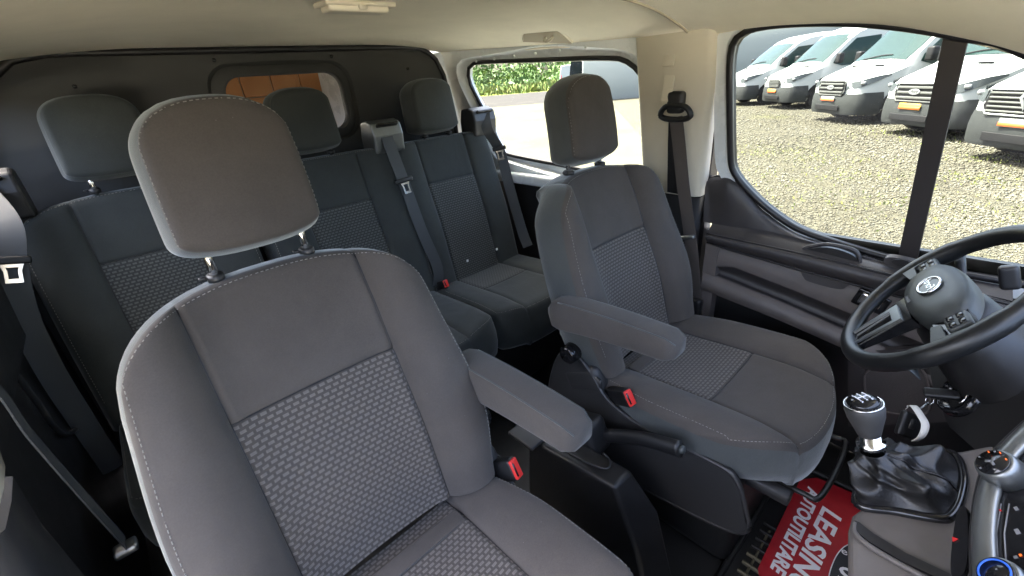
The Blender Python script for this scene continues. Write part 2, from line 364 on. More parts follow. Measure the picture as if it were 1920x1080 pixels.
# concrete apron between our van and the road
left = np.array([-rd[0], -rd[1]])
sheet('concrete_apron', [pa, pb, rn[1]+rd*2, rn[0]-rd*30, pa+left*22], GZ+.004, 'concrete', 'pale concrete apron beside the gravel')
sheet('road', [ra, rb, rb+rnorm*22, ra+rnorm*22], GZ+.008, 'asphalt', 'grey asphalt road beyond the apron')
sheet('verge', [ra+rnorm*22, rb+rnorm*22, rb+rnorm*260, ra+rnorm*260], GZ+.012, 'meadow', 'green verge across the road')

sheet('bounce_pad', [(-14, -12), (.9, -12), (.9, -1.2), (-.95, -1.2), (-.95, 5), (-14, 5)], GZ+.004, 'bounce_pale', 'pale pad out of view, added to bounce sun into the cabin')  # unseen pale ground, added to bounce sunlight up onto the headliner
# loose stones on the yard, inside the wedge the side windows look at
base_mat('stone', (0.35, 0.32, 0.27), 0.85, 0, 0.3); N_, L_, b_ = nodes(MATS['stone'])
_a = N_.new('ShaderNodeAttribute'); _a.attribute_name = 'tone'; _cr = N_.new('ShaderNodeValToRGB'); L_.new(_a.outputs['Fac'], _cr.inputs['Fac'])
_e = _cr.color_ramp.elements; _e[0].color = (0.024, 0.022, 0.016, 1); _e[1].color = (0.114, 0.107, 0.084, 1)
for p_, c_ in ((0.3, (0.055, 0.050, 0.036, 1)), (0.55, (0.078, 0.071, 0.051, 1)), (0.75, (0.068, 0.067, 0.056, 1))):
    q_ = _e.new(p_); q_.color = c_
L_.new(_cr.outputs['Color'], b_.inputs['Base Color'])
def stones(n):
    X = []; 
    octa = np.array([(1, 0, 0), (0, 1, 0), (-1, 0, 0), (0, -1, 0), (0, 0, 1), (0, 0, -1)], float)
    fo = np.array([(0, 1, 4), (1, 2, 4), (2, 3, 4), (3, 0, 4), (1, 0, 5), (2, 1, 5), (3, 2, 5), (0, 3, 5)])
    # uniform in the picture region of the driver's window, pushed back onto the ground
    px = RNG.uniform(1300, 2120, n); py = 190 + 560*RNG.uniform(0, 1, n)**1.6
    keep = []
    for a, b in zip(px, py):
        p = U(a, b, z=GZ); d = p-CAM
        if 1.2 < p[0] < 24 and -6 < p[1] < 14: keep.append(p)
    P = np.array(keep); m = len(P)
    s = RNG.uniform(0.008, 0.020, m)*(0.8+0.5*RNG.random(m)**3)*np.clip(np.linalg.norm(P-CAM, axis=1)/7, 0.85, 1.7)
    tv = -.72*P[:, 0]+.694*P[:, 1]+.5*np.sin(P[:, 1]*.55); trk = sum(np.exp(-((tv-c_)/.16)**2) for c_ in (-4.1, -5.6, -7.4, -8.9)); s = s*(1-.35*trk)
    V = octa[None]*(1+RNG.uniform(-.3, .3, (m, 6, 3))) + RNG.uniform(-.18, .18, (m, 6, 3))
    V *= s[:, None, None]*np.stack([np.ones(m), RNG.uniform(.6, 1, m), RNG.uniform(.45, .8, m)], 1)[:, None, :]
    an = RNG.uniform(0, 6.28, m); ca, sa = np.cos(an)[:, None], np.sin(an)[:, None]
    x = V[:, :, 0]*ca - V[:, :, 1]*sa; y = V[:, :, 0]*sa + V[:, :, 1]*ca; V = np.stack([x, y, V[:, :, 2]], 2)
    P[:, 2] = GZ + s*0.3; V += P[:, None, :]
    Fc = (fo[None]+6*np.arange(m)[:, None, None]).reshape(-1, 3)
    me = bpy.data.meshes.new('loose_stones'); me.vertices.add(m*6); me.vertices.foreach_set('co', V.reshape(-1).astype(np.float32))
    me.loops.add(len(Fc)*3); me.loops.foreach_set('vertex_index', Fc.reshape(-1).astype(np.int32))
    me.polygons.add(len(Fc)); me.polygons.foreach_set('loop_start', (np.arange(len(Fc))*3).astype(np.int32)); me.polygons.foreach_set('loop_total', np.full(len(Fc), 3, np.int32))
    at = me.attributes.new('tone', 'FLOAT', 'POINT'); at.data.foreach_set('value', np.repeat(np.clip(.78*RNG.random(m)+.11+.16*np.sin(P[:, 0]*.9+1.3*np.sin(P[:, 1]*.7))*np.sin(P[:, 1]*1.1+.8*np.sin(P[:, 0]*.5))-.16*trk, 0, 1), 6).astype(np.float32))
    me.update(); me.validate(); me.materials.append(MATS['stone'])
    o = bpy.data.objects.new('loose_stones', me); COL.objects.link(o); return tag(o, 'loose pale gravel stones strewn over the yard', 'gravel', kind='stuff')
stones(84000)

# ---- vans
base_mat('van_white', (0.29, 0.305, 0.30), 0.3, 0, 0.3); base_mat('van_dark', (0.0035, 0.0050, 0.0058), 0.8, 0, 0.0)
add_grain(base_mat('van_bumper', (0.020, 0.022, 0.022), 0.6, 0, 0.2), 80, 0.1); base_mat('van_black', (0.006, 0.006, 0.0065), 0.5, 0, 0.2)
base_mat('van_glass', (0.010, 0.022, 0.020), 0.08, 0, 0.14); base_mat('lens', (0.030, 0.035, 0.037), 0.25, 0.0, 0.25); base_mat('plate_orange', (0.42, 0.07, 0.012), 0.5)
base_mat('plate_yellow', (0.45, 0.27, 0.02), 0.5); base_mat('plate_white', (0.14, 0.145, 0.14), 0.5); base_mat('rim_grey', (0.20, 0.20, 0.20), 0.4, 0.5); base_mat('tail_red', (0.5, 0.02, 0.03), 0.3)
base_mat('badge_silver', (0.20, 0.21, 0.215), 0.3, 0.3); base_mat('grille_grey', (0.060, 0.062, 0.059), 0.5, 0, 0.2)
def van(label, loc, nose, paint='van_white', group='vans parked in a row on the gravel', style='slats', plate='orange', H=2.45, detail=True, name='parked_van'):
    """nose: ground direction the van faces. local: x forward (bumper at 0), y to its left, z up"""
    rz = math.atan2(nose[1], nose[0]); T = thing(name, label, 'van', (loc[0], loc[1], GZ), group, rz)
    k = H/2.45
    St = [(0.0, .97, .36, .66), (-.05, 1.04, .30, .82), (-.18, 1.11, .27, .92), (-.5, 1.22, .26, .985), (-.86, 1.36, .26, 1.0), (-1.0, 1.47, .26, 1.0),
          (-1.3, 1.75, .26, 1.0), (-1.7, 2.10*k, .26, 1.0), (-1.95, 2.27*k, .26, 1.0), (-2.3, 2.38*k, .26, 1.0), (-3.0, 2.45*k, .26, 1.0), (-5.3, 2.45*k, .26, 1.0), (-5.42, 2.40*k, .3, .97)]
    def half(st):
        x, top, bot, w = st; zs = min(top-.13, 1.28); wt = w*(0.93 if top < 1.4 else 0.93-0.10*min(1, (top-1.4)/1.0))
        zt = top-.10
        return [(0, bot), (w*.9, bot), (w, bot+.10), (w+.01, (bot+zs)/2), (w, zs), (wt+(w-wt)*.15, zt), (wt*.90, top-.028), (wt*.5, top-.004), (0, top)]
    L = []
    for st in St:
        h = half(st); ring = [(st[0], y, z) for y, z in h] + [(st[0], -y, z) for y, z in h[-2:0:-1]]; L.append(ring)
    V, F = rings(L); n = len(L[0]); F += [tuple(range(n)), tuple((len(L)-1)*n+i for i in range(n))]
    mk('body', (V, F), paint, T, local=True, angle=38)
    # windscreen and side glass
    def top_at(x, y):
        for a, b in zip(St, St[1:]):
            if b[0] <= x <= a[0]:
                t = (x-a[0])/(b[0]-a[0]); ha, hb = half(a), half(b)
                pts = [(ha[i][0]+(hb[i][0]-ha[i][0])*t, ha[i][1]+(hb[i][1]-ha[i][1])*t) for i in range(9)]
                for q, r_ in zip(pts[4:], pts[5:]):
                    if r_[0] <= abs(y) <= q[0]:
                        s = (abs(y)-q[0])/(r_[0]-q[0]+1e-9); return q[1]+(r_[1]-q[1])*s
                return pts[-1][1]
    g_ = []
    for i in range(7):
        x = -.96-.80*i/6; wv = .86-.05*i/6
        g_.append([(x+.012, wv*(2*j/8-1), top_at(x, wv*(2*j/8-1))+.012) for j in range(9)])
    Vg = [p for r_ in g_ for p in r_]; Fg = [(i*9+j, i*9+j+1, i*9+j+10, i*9+j+9) for i in range(6) for j in range(8)]
    mk('windscreen', (Vg, Fg), 'van_glass', T, local=True)
    def ys(x, z):
        w = 1.0; 
        for a, b in zip(St, St[1:]):
            if b[0] <= x <= a[0]:
                t = (x-a[0])/(b[0]-a[0]); pts = [tuple(p+(q-p)*t for p, q in zip(u1, u2)) for u1, u2 in zip(half(a), half(b))]
                for q, r_ in zip(pts[2:], pts[3:]):
                    if q[1] <= z <= r_[1]: return q[0]+(r_[0]-q[0])*(z-q[1])/(r_[1]-q[1]+1e-9)
        return w
    for s in (1, -1):
        wp = [(-1.22, 1.36), (-1.28, 1.50), (-1.86, 2.00*k), (-2.62, 2.05*k), (-2.62, 1.30), (-1.5, 1.27)]
        mk('side_window', prism(wp, lambda p: (p[0], s*(ys(p[0], p[1])+.006), p[1]), .006, (0, s, 0)), 'van_glass', T, smooth=False, local=True)
        hl = smooth_path([(.015, .50, .83), (-.03, .80, .86), (-.14, .925, .91), (-.34, .985, .99), (-.62, 1.012, 1.10)], 4); hu = smooth_path([(.0, .54, .98), (-.05, .79, 1.015), (-.16, .905, 1.06), (-.36, .965, 1.105), (-.62, 1.004, 1.135)], 4)
        Vh = [(p.x, s*p.y, p.z) for p in hl]+[(p.x-.01, s*p.y, p.z) for p in hu]; m_ = len(hl)
        mk('headlight', (Vh, [(i, i+1, m_+i+1, m_+i) for i in range(m_-1)]), 'lens', T, local=True)
        hq = mk('headlight_reflector', rbox((-.10, s*.885, .965), (.10, .10, .075), .03, 2, Matrix.Rotation(-s*.9, 3, 'Z')), 'badge_silver', T, local=True)
        if detail:
            mr_ = mk('door_mirror', rbox((-1.28, s*1.16, 1.50), (.16, .20, .30), .05), 'van_black', T, local=True)
            mk('mirror_glass', rbox((-1.368, s*1.16, 1.50), (.01, .15, .24), .004), 'lens', mr_, local=True)
        mk('fog_lamp', rbox((-.055, s*.70, .50), (.06, .17, .07), .02, 2, Matrix.Rotation(-s*.5, 3, 'Z')), 'lens' if style == 'slats' else 'van_black', T, local=True)
        arch = [(-.98+.46*math.cos(a), .36+.46*math.sin(a)) for a in [math.pi*i/14 for i in range(15)]]
        mk('wheel_arch', prism(arch, lambda p: (p[0], s*1.008, p[1]), .012, (0, s, 0)), 'van_black' if style != 'plain' else paint, T, smooth=False, local=True)
        for wx in (-.98, -4.35):
            c = [(wx+.345*math.cos(a), .345+.345*math.sin(a)) for a in [2*math.pi*i/22 for i in range(22)]]
            wh = mk('wheel', prism(c, lambda p: (p[0], s*.80, p[1]), .235, (0, s, 0)), 'van_black', T, smooth=False, local=True)
            c2 = [(wx+.21*math.cos(a), .345+.21*math.sin(a)) for a in [2*math.pi*i/18 for i in range(18)]]
            mk('rim', prism(c2, lambda p: (p[0], s*1.036, p[1]), .006, (0, s, 0)), 'rim_grey', wh, smooth=False, local=True)
    # bumper: band wrapped round the nose
    plan = smooth_path([(-.56, 1.012, 0), (-.36, .995, 0), (-.14, .93, 0), (-.02, .80, 0), (.045, .55, 0), (.06, 0, 0)], 5); plan = plan + [Vector((p.x, -p.y, 0)) for p in plan[-2::-1]]
    bz = [(.24, -.05), (.30, .0), (.50, .035), (.62, .02), (.72, -.02)]
    Vb = []; 
    for z, o in bz:
        for p in plan: 
            q = Vector((p.x+.2, p.y, 0)).normalized(); Vb.append((p.x+q.x*o, p.y+q.y*o*.5, z+(.05 if abs(p.y) > .93 else 0)*(z-.24)))
    m_ = len(plan); mk('bumper', (Vb, [(i*m_+j, i*m_+j+1, (i+1)*m_+j+1, (i+1)*m_+j) for i in range(4) for j in range(m_-1)]), 'van_bumper', T, local=True)
    mk('air_intake', rbox((.092, 0, .39), (.02, .92, .12), .03), 'van_black', T, local=True)
    gw, gz0, gz1 = {'slats': (.50, .70, 1.0), 'small': (.34, .74, .93), 'wide': (.62, .70, 1.02), 'plain': (.5, .72, .95)}[style]
    gr = mk('grille', prism([(-gw*.86, gz0), (gw*.86, gz0), (gw, gz0+.09), (gw*.94, gz1), (-gw*.94, gz1), (-gw, gz0+.09)], lambda p: (.035-.05*(p[1]-gz0), p[0], p[1]), .03, (1, 0, 0)), 'van_black', T, smooth=False, local=True)
    ns = {'slats': 3, 'small': 4, 'wide': 5, 'plain': 2}[style]
    for i in range(ns):
        z = gz0+(gz1-gz0)*(i+.6)/(ns+.2); mk('slat', rbox((.070, 0, z), (.03, gw*1.8, (gz1-gz0)/ns*.48), .012, 2), 'grille_grey', gr, local=True)
    fp = [(.066, y_, z_) for y_, z_ in ((-gw*.88, gz0-.01), (gw*.88, gz0-.01), (gw*1.02, gz0+.09), (gw*.96, gz1+.01), (-gw*.96, gz1+.01), (-gw*1.02, gz0+.09))]
    mk('grille_frame', tube(fp, .016, 6, True), 'grille_grey' if style != 'wide' else 'badge_silver', gr, local=True)
    # emblem
    if style == 'slats':
        c = [(.13*math.cos(a), .87+.052*math.sin(a)) for a in [2*math.pi*i/24 for i in range(24)]]
        eb = mk('emblem', prism(c, lambda p: (.088, p[0], p[1]), .012, (1, 0, 0)), 'badge_silver', T, smooth=False, local=True)
        text('emblem_script', 'Ford', .085, 'van_black', eb, (.1015, 0, .87), (0, 1, 0), (0, 0, 1), .001, .3, local=True)
    elif style == 'wide':
        ro = [(0, 1.09), (.105, .93), (0, .77), (-.105, .93)]; ri = [(0, 1.01), (.045, .93), (0, .85), (-.045, .93)]
        A = [(.105, y, z) for y, z in ro]; B = [(.125, y, z) for y, z in ri]
        mk('emblem', rings([[(.07, y, z) for y, z in ro], A, B, [(.08, y, z) for y, z in ri]]), 'badge_silver', T, smooth=False, local=True)
    elif style == 'small':
        mk('emblem', prism([(-.05, 1.0), (.05, 1.0), (.045, .94), (0, .91), (-.045, .94)], lambda p: (.045, p[0], p[1]), .02, (1, 0, 0)), 'badge_silver', T, smooth=False, local=True)
    pl = mk('number_plate', rbox((.105, 0, .60), (.012, .52, .115), .003, 1), 'plate_white' if plate != 'yellow' else 'plate_yellow', T, local=True)
    mk('plate_strip', rbox((.114, 0, .575), (.008, .52, .05), .002, 1), 'plate_orange', pl, local=True)
    if detail:
        for s in (-1, 1):
            mk('hood_vent', rbox((-.70, s*.42, 1.318), (.07, .30, .012), .004, 1, Matrix.Rotation(-.36, 3, 'Y')), 'van_black', T, local=True)
        mk('wiper', tube(smooth_path([(-.93, -.5, 1.45), (-1.0, 0, 1.52), (-1.02, .35, 1.53)], 4), .012, 6), 'van_black', T, local=True)
    for s in (-1, 1): mk('tail_lamp', rbox((-5.43, s*.88, 1.2), (.03, .12, .6), .01, 1), 'tail_red', T, local=True)
    return T
ND = (-.72, .694); RV = np.array([-.694, -.72]); gb = lambda x, y: np.array(U(x, y, z=GZ+.26)[:2])
van('white parked van with narrow grille at the grey wall end of the row', tuple(gb(1352, 183)+RV*.95), ND, style='small', plate='white', H=2.4)
van('white parked van with small framed grille and yellow and red plate', tuple(gb(1424, 187)+RV*.95), ND, style='small', plate='yellow', H=2.5)
van('white parked van with barred grille and red plate, windscreen fully in view', tuple(gb(1513, 206)+RV*.95), ND, style='slats', plate='orange', H=2.55)
van('white parked van with barred grille and yellow plate, crossed by the window bar', tuple(gb(1640, 225)+RV*.95), ND, style='slats', plate='yellow', H=2.55)
van('white parked van with wide chrome grille and diamond badge', tuple(gb(1790, 262)+RV*.95), ND, style='wide', plate='orange', H=2.3)
# vehicles by the road, seen through the rear side window
q0 = np.array(g(1150, 183)); van('dark blue panel van standing side-on by the road', tuple(q0+np.array([3.6, 1.0])), (1, -.06), paint='van_dark', group='vehicles by the road', style='plain', H=2.45, name='dark_van', detail=False)
q1 = np.array(g(1060, 168)); van('white van by the road seen from behind, left of the dark van', tuple(q1+np.array([5.2, 4.0])), (.75, .66), group='vehicles by the road', style='plain', H=2.5, name='white_van', detail=False)
# grey wall behind the far end of the row
base_mat('yard_wall', (0.16, 0.18, 0.175), 0.8)
w0 = U(1385, 150, z=GZ); w0 = gb(1352, 183)-RV*4.5; wl = mk('yard_wall', rbox((w0[0]+9, w0[1]-2.6, GZ+1.7), (26, .25, 3.4), .02, 1, Matrix.Rotation(rad(-44), 3, 'Z')), 'yard_wall')
tag(wl, 'pale grey yard wall behind the farthest parked van', 'wall')

# ---- hedge and tall grass beyond the road
base_mat('leaf', (0.07, 0.15, 0.025), 0.6, 0, 0.2); N_, L_, b_ = nodes(MATS['leaf'])
_a = N_.new('ShaderNodeAttribute'); _a.attribute_name = 'tone'; _cr = N_.new('ShaderNodeValToRGB'); L_.new(_a.outputs['Fac'], _cr.inputs['Fac'])
_e = _cr.color_ramp.elements; _e[0].color = (0.028, 0.06, 0.012, 1); _e[1].color = (0.14, 0.14, 0.04, 1); q_ = _e.new(.45); q_.color = (0.05, 0.10, 0.018, 1); q_ = _e.new(.75); q_.color = (0.09, 0.13, 0.03, 1)
L_.new(_cr.outputs['Color'], b_.inputs['Base Color'])
def leaf_mass(name, P, size, tone, up=0.0):
    m = len(P); d1 = RNG.normal(size=(m, 3)); d1[:, 2] += up; d1 /= np.linalg.norm(d1, axis=1)[:, None]; d2 = np.cross(d1, RNG.normal(size=(m, 3))); d2 /= np.linalg.norm(d2, axis=1)[:, None]
    s = size[:, None]; V = np.stack([P-d1*s, P+d2*s*.45, P+d1*s, P-d2*s*.45], 1).reshape(-1, 3)
    me = bpy.data.meshes.new(name); me.from_pydata(V.tolist(), [], (np.arange(m)[:, None]*4+np.arange(4)).tolist())
    at = me.attributes.new('tone', 'FLOAT', 'POINT'); at.data.foreach_set('value', np.repeat(tone, 4).astype(np.float32)); me.materials.append(MATS['leaf'])
    o = bpy.data.objects.new(name, me); COL.objects.link(o); return o
def hedge():
    base = rn[0]-rd*30+rnorm*26; cl = []; tn = []
    for i in range(190):
        c = base + rd*RNG.uniform(-30, 95) + rnorm*RNG.uniform(0, 16); h = RNG.uniform(1.6, 6.0); t0 = RNG.uniform(.1, .55)
        n = 230; q = RNG.normal(size=(n, 3)); q /= np.linalg.norm(q, axis=1)[:, None]; q *= RNG.uniform(.55, 1.05, n)[:, None]
        q *= np.array([RNG.uniform(1.6, 3.2), RNG.uniform(1.6, 3.2), h*.5]); q += np.array([c[0], c[1], GZ+h*.5]); cl.append(q); tn.append(np.clip(t0+RNG.normal(0, .12, n), 0, 1))
    P = np.concatenate(cl); tag(leaf_mass('hedgerow', P, RNG.uniform(.16, .42, len(P)), np.concatenate(tn)), 'bushy green hedgerow along the far side of the road', 'hedge', kind='stuff')
    n = 14000; c = (rn[0]-rd*30+rnorm*22.4)[None] + rd[None]*RNG.uniform(-30, 95, n)[:, None] + rnorm[None]*RNG.uniform(0, 3.5, n)[:, None]
    P = np.column_stack([c, GZ+RNG.uniform(.05, .9, n)]); tag(leaf_mass('tall_grass', P, RNG.uniform(.15, .4, n), RNG.uniform(.6, 1, n), 3.0), 'tall yellowing grass at the edge of the road', 'grass', kind='stuff')
hedge()
# low weeds that have come up through the gravel
def weeds():
    cl = []
    for a, b in ((1470, 282), (1395, 290), (1612, 330), (1560, 300), (1660, 388), (1830, 340), (1420, 330), (1750, 262), (1690, 250), (1520, 372), (1880, 400), (1845, 300)):
        c = U(a, b, z=GZ); n = 130; sp = .22 + .25*RNG.random()
        cl.append(np.column_stack([c[0]+RNG.normal(0, sp, n), c[1]+RNG.normal(0, sp*1.3, n), GZ+.012+.03*RNG.random(n)]))
    P = np.concatenate(cl); tag(leaf_mass('weeds', P, RNG.uniform(.010, .026, len(P)), RNG.uniform(.82, 1, len(P)), .6), 'sparse yellow-green weeds in the gravel', 'weeds', kind='stuff')
weeds()
# ================================================================== THE CABIN SHELL
def side_x(z): return 0.868-0.20*max(0.0, z-0.75)
PN = (1, 0, .20); PP = (.868, 0, .75)
def S(px, py): return UP(px, py, PP, PN)                # photo pixel on the driver-side window plane
base_mat('hook_tan', (0.40, 0.35, 0.26), 0.7)
# floor
structure(mk('floor', rbox((0, .15, -.03), (1.80, 2.15, .06), .0, 1), 'rubber', smooth=False), 'black rubber cabin floor')
# ceiling: one moulded headliner whose edges roll down to the window tops; plus the outer roof skin
ed_pts = [(.742, 1.24, 1.318), (.742, .9, 1.303), (.742, .6, 1.288), (.745, .3, 1.276), (.750, .05, 1.270), (.752, -.1, 1.272), (.754, -.22, 1.266), (.757, -.36, 1.249), (.764, -.50, 1.208), (.772, -.62, 1.160), (.79, -.80, 1.07)]
ep = smooth_path(ed_pts, 6)
def edge_at(y):
    for a, b in zip(ep, ep[1:]):
        if b.y <= y <= a.y: t = (y-a.y)/(b.y-a.y); return a.lerp(b, t)
    return ep[0] if y > ep[0].y else ep[-1]
def ceil_z(x, y):
    e = edge_at(y); zc = 1.352-.020*smst_((.08-y)/.5); a = abs(x)
    return zc-(zc-e.z)*(min(1, max(0, (a-.30)/(e.x-.30))))**2.1
def smst_(x): x = max(0, min(1, x)); return x*x*(3-2*x)
def headliner(y0, y1, dz, name, par=None, ny=40):
    V = []; F = []; n = 61
    for y in np.linspace(y0, y1, ny):
        e = edge_at(y)
        for t in np.linspace(-1, 1, n): x = e.x*math.copysign(abs(t)**.85, t); V.append((x, y, ceil_z(x, y)+dz))
    for i in range(ny-1):
        for j in range(n-1): F.append((i*n+j, i*n+j+1, (i+1)*n+j+1, (i+1)*n+j))
    return mk(name, (V, F), 'headliner', par)
ceil = headliner(.055, 1.24, 0, 'ceiling'); structure(ceil, 'cream cloth headliner over the seats')
fh = headliner(-.80, .054, -.011, 'front_headliner', ceil)
mk('outer_roof', rbox((0, 1.1, 1.40), (1.52, 3.8, .03), .01, 1), 'white_paint', ceil, smooth=False)
mk('outer_side', rbox((.80, .2, 1.36), (.03, 2.1, .11), .004, 1), 'white_paint', ceil, smooth=False); mk('outer_side', rbox((-.80, .2, 1.36), (.03, 2.1, .11), .004, 1), 'white_paint', ceil, smooth=False)
for s in (1, -1): mk('roll_edge', tube([(s*p.x, p.y, p.z-.002) for p in ep], .008, 8), 'headliner', ceil)
# rear edge of the front overhead trim, a stepped lip across the cabin
mk('trim_lip', tube([(x, .0545, ceil_z(x, .053)-.0125) for x in np.linspace(-.74, .74, 50)], .0035, 6), 'hook_tan', ceil)
# windscreen pillar trims
for s in (1, -1): mk('windscreen_pillar_trim', sweep([(s*.772, -.66, 1.165), (s*.79, -.80, 1.09), (s*.83, -1.10, .90), (s*.86, -1.40, .72)], [(-.05, -.03), (.05, -.03), (.05, .05), (-.05, .05)]), 'headliner', ceil, smooth=False)
# coat hook recess above the rear side window: raised plate, shade put into its tan
hn_ = np.array((.34, 0, .94)); HR = lambda a, b, o=0.0: Vector(UP(a, b, (.70, .5, 1.303), hn_))-Vector(hn_)*o
rloop = smooth_path([HR(*p, .010) for p in ((982, 70), (986, 44), (1004, 36), (1030, 40), (1052, 53), (1074, 73))], 6)
rec = mk('hook_recess', prism(rloop, lambda p: p, .005, tuple(-hn_)), 'hook_tan', ceil, smooth=False)
mk('recess_rim', tube(rloop, .004, 6), 'headliner', rec)
hk = HR(1029, 58, .018)
mk('coat_hook', tube(smooth_path([hk+Vector((.008, .016, 0)), hk+Vector((-.002, .014, -.010)), hk+Vector((-.004, 0, -.014)), hk+Vector((-.002, -.014, -.010)), hk+Vector((.008, -.016, 0))], 5), .0045, 8), 'pillar_cream', rec)
# interior lamp
lp = U(668, 14, z=1.345); tl = thing('ceiling_lamp', 'slim cream dome lamp set in the headliner', 'lamp', (lp[0], lp[1], 1.345))
RL = Matrix.Rotation(rad(0), 3, 'Z')
mk('lamp_base', rbox((lp[0], lp[1], 1.349), (.150, .062, .010), .004, 3, RL), 'pillar_cream', tl)
mk('lamp_cover', rbox((lp[0]-.004, lp[1]-.004, 1.342), (.128, .044, .016), .007, 4, RL), 'lamp_lens', tl)
mk('lamp_switch', rbox((lp[0], lp[1]-.028, 1.342), (.018, .010, .010), .004, 2, RL), 'pillar_cream', tl)
# sun-visor clip at the top right
vc = U(1838, 4, z=1.318); cl = thing('visor_clip', 'small cream sun visor clip under the front headliner', 'clip', tuple(vc))
mk('clip_base', rbox((.62, -.485, 1.318), (.05, .028, .012), .005), 'pillar_cream', cl); mk('clip_hook', rbox((.605, -.485, 1.306), (.012, .016, .022), .005), 'pillar_cream', cl)

# ---- driver-side wall behind the front door
def holed(outer, hole, n=96, c=None):
    c = c or (sum(p[0] for p in hole)/len(hole), sum(p[1] for p in hole)/len(hole)); return by_angle(outer, c, n), by_angle(hole, c, n)
def sidept(y, z, off=0.0): return (side_x(z)+off, y, z)
rw = [S(*p) for p in ((884, 160), (880, 130), (893, 118), (1000, 113), (1140, 109), (1180, 118), (1205, 145), (1214, 180), (1216, 270), (1212, 312), (1195, 322), (1120, 322), (1040, 307), (955, 290), (942, 280), (920, 230))]
rw2 = [(p[1], p[2]) for p in rw]; rwS = [(p.x, p.y) for p in smooth_path([(a, b, 0) for a, b in rw2], 5, True)]
yb0 = .215; outer = [(1.235, .77), (1.235, 1.35), (yb0-.03, 1.33), (yb0-.03, 1.24), (yb0, .77)]
o_l, h_l = holed(outer, rwS)
def grow(l, d, c): return [(p[0]+d*(p[0]-c[0])/max(.05, math.hypot(p[0]-c[0], p[1]-c[1])), p[1]+d*(p[1]-c[1])/max(.05, math.hypot(p[0]-c[0], p[1]-c[1]))) for p in l]
cw = (sum(p[0] for p in rwS)/len(rwS), sum(p[1] for p in rwS)/len(rwS))
mid = grow(h_l, .028, cw)
wall = mk('wall_right', rings([[sidept(*p, -.022) for p in o_l], [sidept(*p, -.032) for p in grow(h_l, .045, cw)], [sidept(*p, -.004) for p in mid], [sidept(*p, .0) for p in h_l], [sidept(*p, .02) for p in h_l]]), 'white_paint', angle=50)
structure(wall, 'white painted metal side panel round the rear side window')
mk('window_seal', tube([sidept(*p, -.003) for p in h_l], .0085, 8, True), 'seal_black', wall)
mk('window_pane', ([sidept(*p, .012) for p in h_l], [tuple(range(len(h_l)))]), 'side_glass', wall, smooth=False)
for k in range(6):
    y = .42+.115*k; mk('spot_weld', rbox((side_x(1.262)-.034, y, 1.268), (.004, .012, .010), .002, 1), 'white_paint', wall)
mk('ledge', rbox((.838, .725, .775), (.075, 1.02, .05), .016, 3), 'white_paint', wall)
mk('lower_panel', rbox((.875, .72, .37), (.03, 1.04, .76), .004, 1), 'black_plastic', wall, smooth=False)
mk('outer_skin', rbox((.955, .72, .30), (.03, 1.05, 1.00), .004, 1), 'white_paint', wall, smooth=False)
# B-pillar: cream trim above, grey trim below
def pill(zs, yf, yr, xin): # loft of rounded sections
    L = []
    for z in zs:
        a, b, x = yf(z), yr(z), xin(z); L.append([(x+.05, b, z), (x+.012, b, z), (x, b-.012, z), (x-.002, (a+b)/2, z), (x, a+.014, z), (x+.014, a, z), (x+.06, a, z)])
    n = 7; V = [p for l in L for p in l]; F = [(i*n+j, i*n+j+1, (i+1)*n+j+1, (i+1)*n+j) for i in range(len(L)-1) for j in range(n-1)]
    return V, F
yf = lambda z: -.012+.03*max(0, min(1, (1.15-z)/.4)); yr = lambda z: .222
xin = lambda z: side_x(z)-.055
mk('pillar_trim', pill(np.linspace(.80, 1.275, 14), yf, yr, xin), 'pillar_cream', wall)
mk('pillar_lower_trim', pill(np.linspace(.06, .797, 14), yf, yr, lambda z: xin(z)-.006), 'dark_plastic', wall)
sl_ = U(1272, 130, x=.765)
mk('height_slide', rbox((xin(1.15)-.003, .108, 1.165), (.006, .034, .14), .003, 2, Matrix.Rotation(rad(11), 3, 'Y')), 'pillar_cream', wall)
mk('slide_cap', rbox((xin(1.2)-.005, .108, 1.212), (.006, .036, .042), .003, 2, Matrix.Rotation(rad(11), 3, 'Y')), 'pillar_cream', wall)
mk('pillar_core', rbox((.875, .125, .62), (.05, .24, 1.30), 0, 1), 'seal_black', wall, smooth=False)
# ---- passenger-side wall: pillar, sliding door
lw = mk('wall_left', rbox((-.895, 1.15, .45), (.05, 2.00, 1.12), .004, 1), 'black_plastic', smooth=False); structure(lw, 'dark sliding-door side of the cabin')
def mir(vf): return [(-v[0], v[1], v[2]) for v in vf[0]], vf[1]
mk('pillar_trim', mir(pill(np.linspace(.80, 1.27, 10), lambda z: .03, lambda z: .155, xin)), 'pillar_cream', lw)
mk('pillar_lower_trim', mir(pill(np.linspace(.02, .785, 10), lambda z: .02, lambda z: .15+.02*(.8-z), lambda z: xin(z)-.004)), 'dark_plastic', lw)
lwh = by_angle([(1.235, .74), (1.235, 1.29), (.2, 1.27), (.2, .74)], (.74, 1.13), 64); lww = by_angle(rrect(.90, .34, .06, 5, .72, 1.09), (.74, 1.13), 64)
mk('window_surround', mir(rings([[sidept(*p, -.03) for p in lwh], [sidept(*p, -.01) for p in lww], [sidept(*p, .02) for p in lww]])), 'black_plastic', lw)
mk('window_seal', tube([(-sidept(*p)[0], p[0], p[1]) for p in lww], .008, 6, True), 'seal_black', lw)
mk('window_pane', ([(-sidept(*p, .012)[0], p[0], p[1]) for p in lww], [tuple(range(64))]), 'screen_glass', lw, smooth=False)
mk('door_sill', rbox((-.86, -.3, .0), (.10, 1.0, .10), .02), 'dark_plastic', lw)
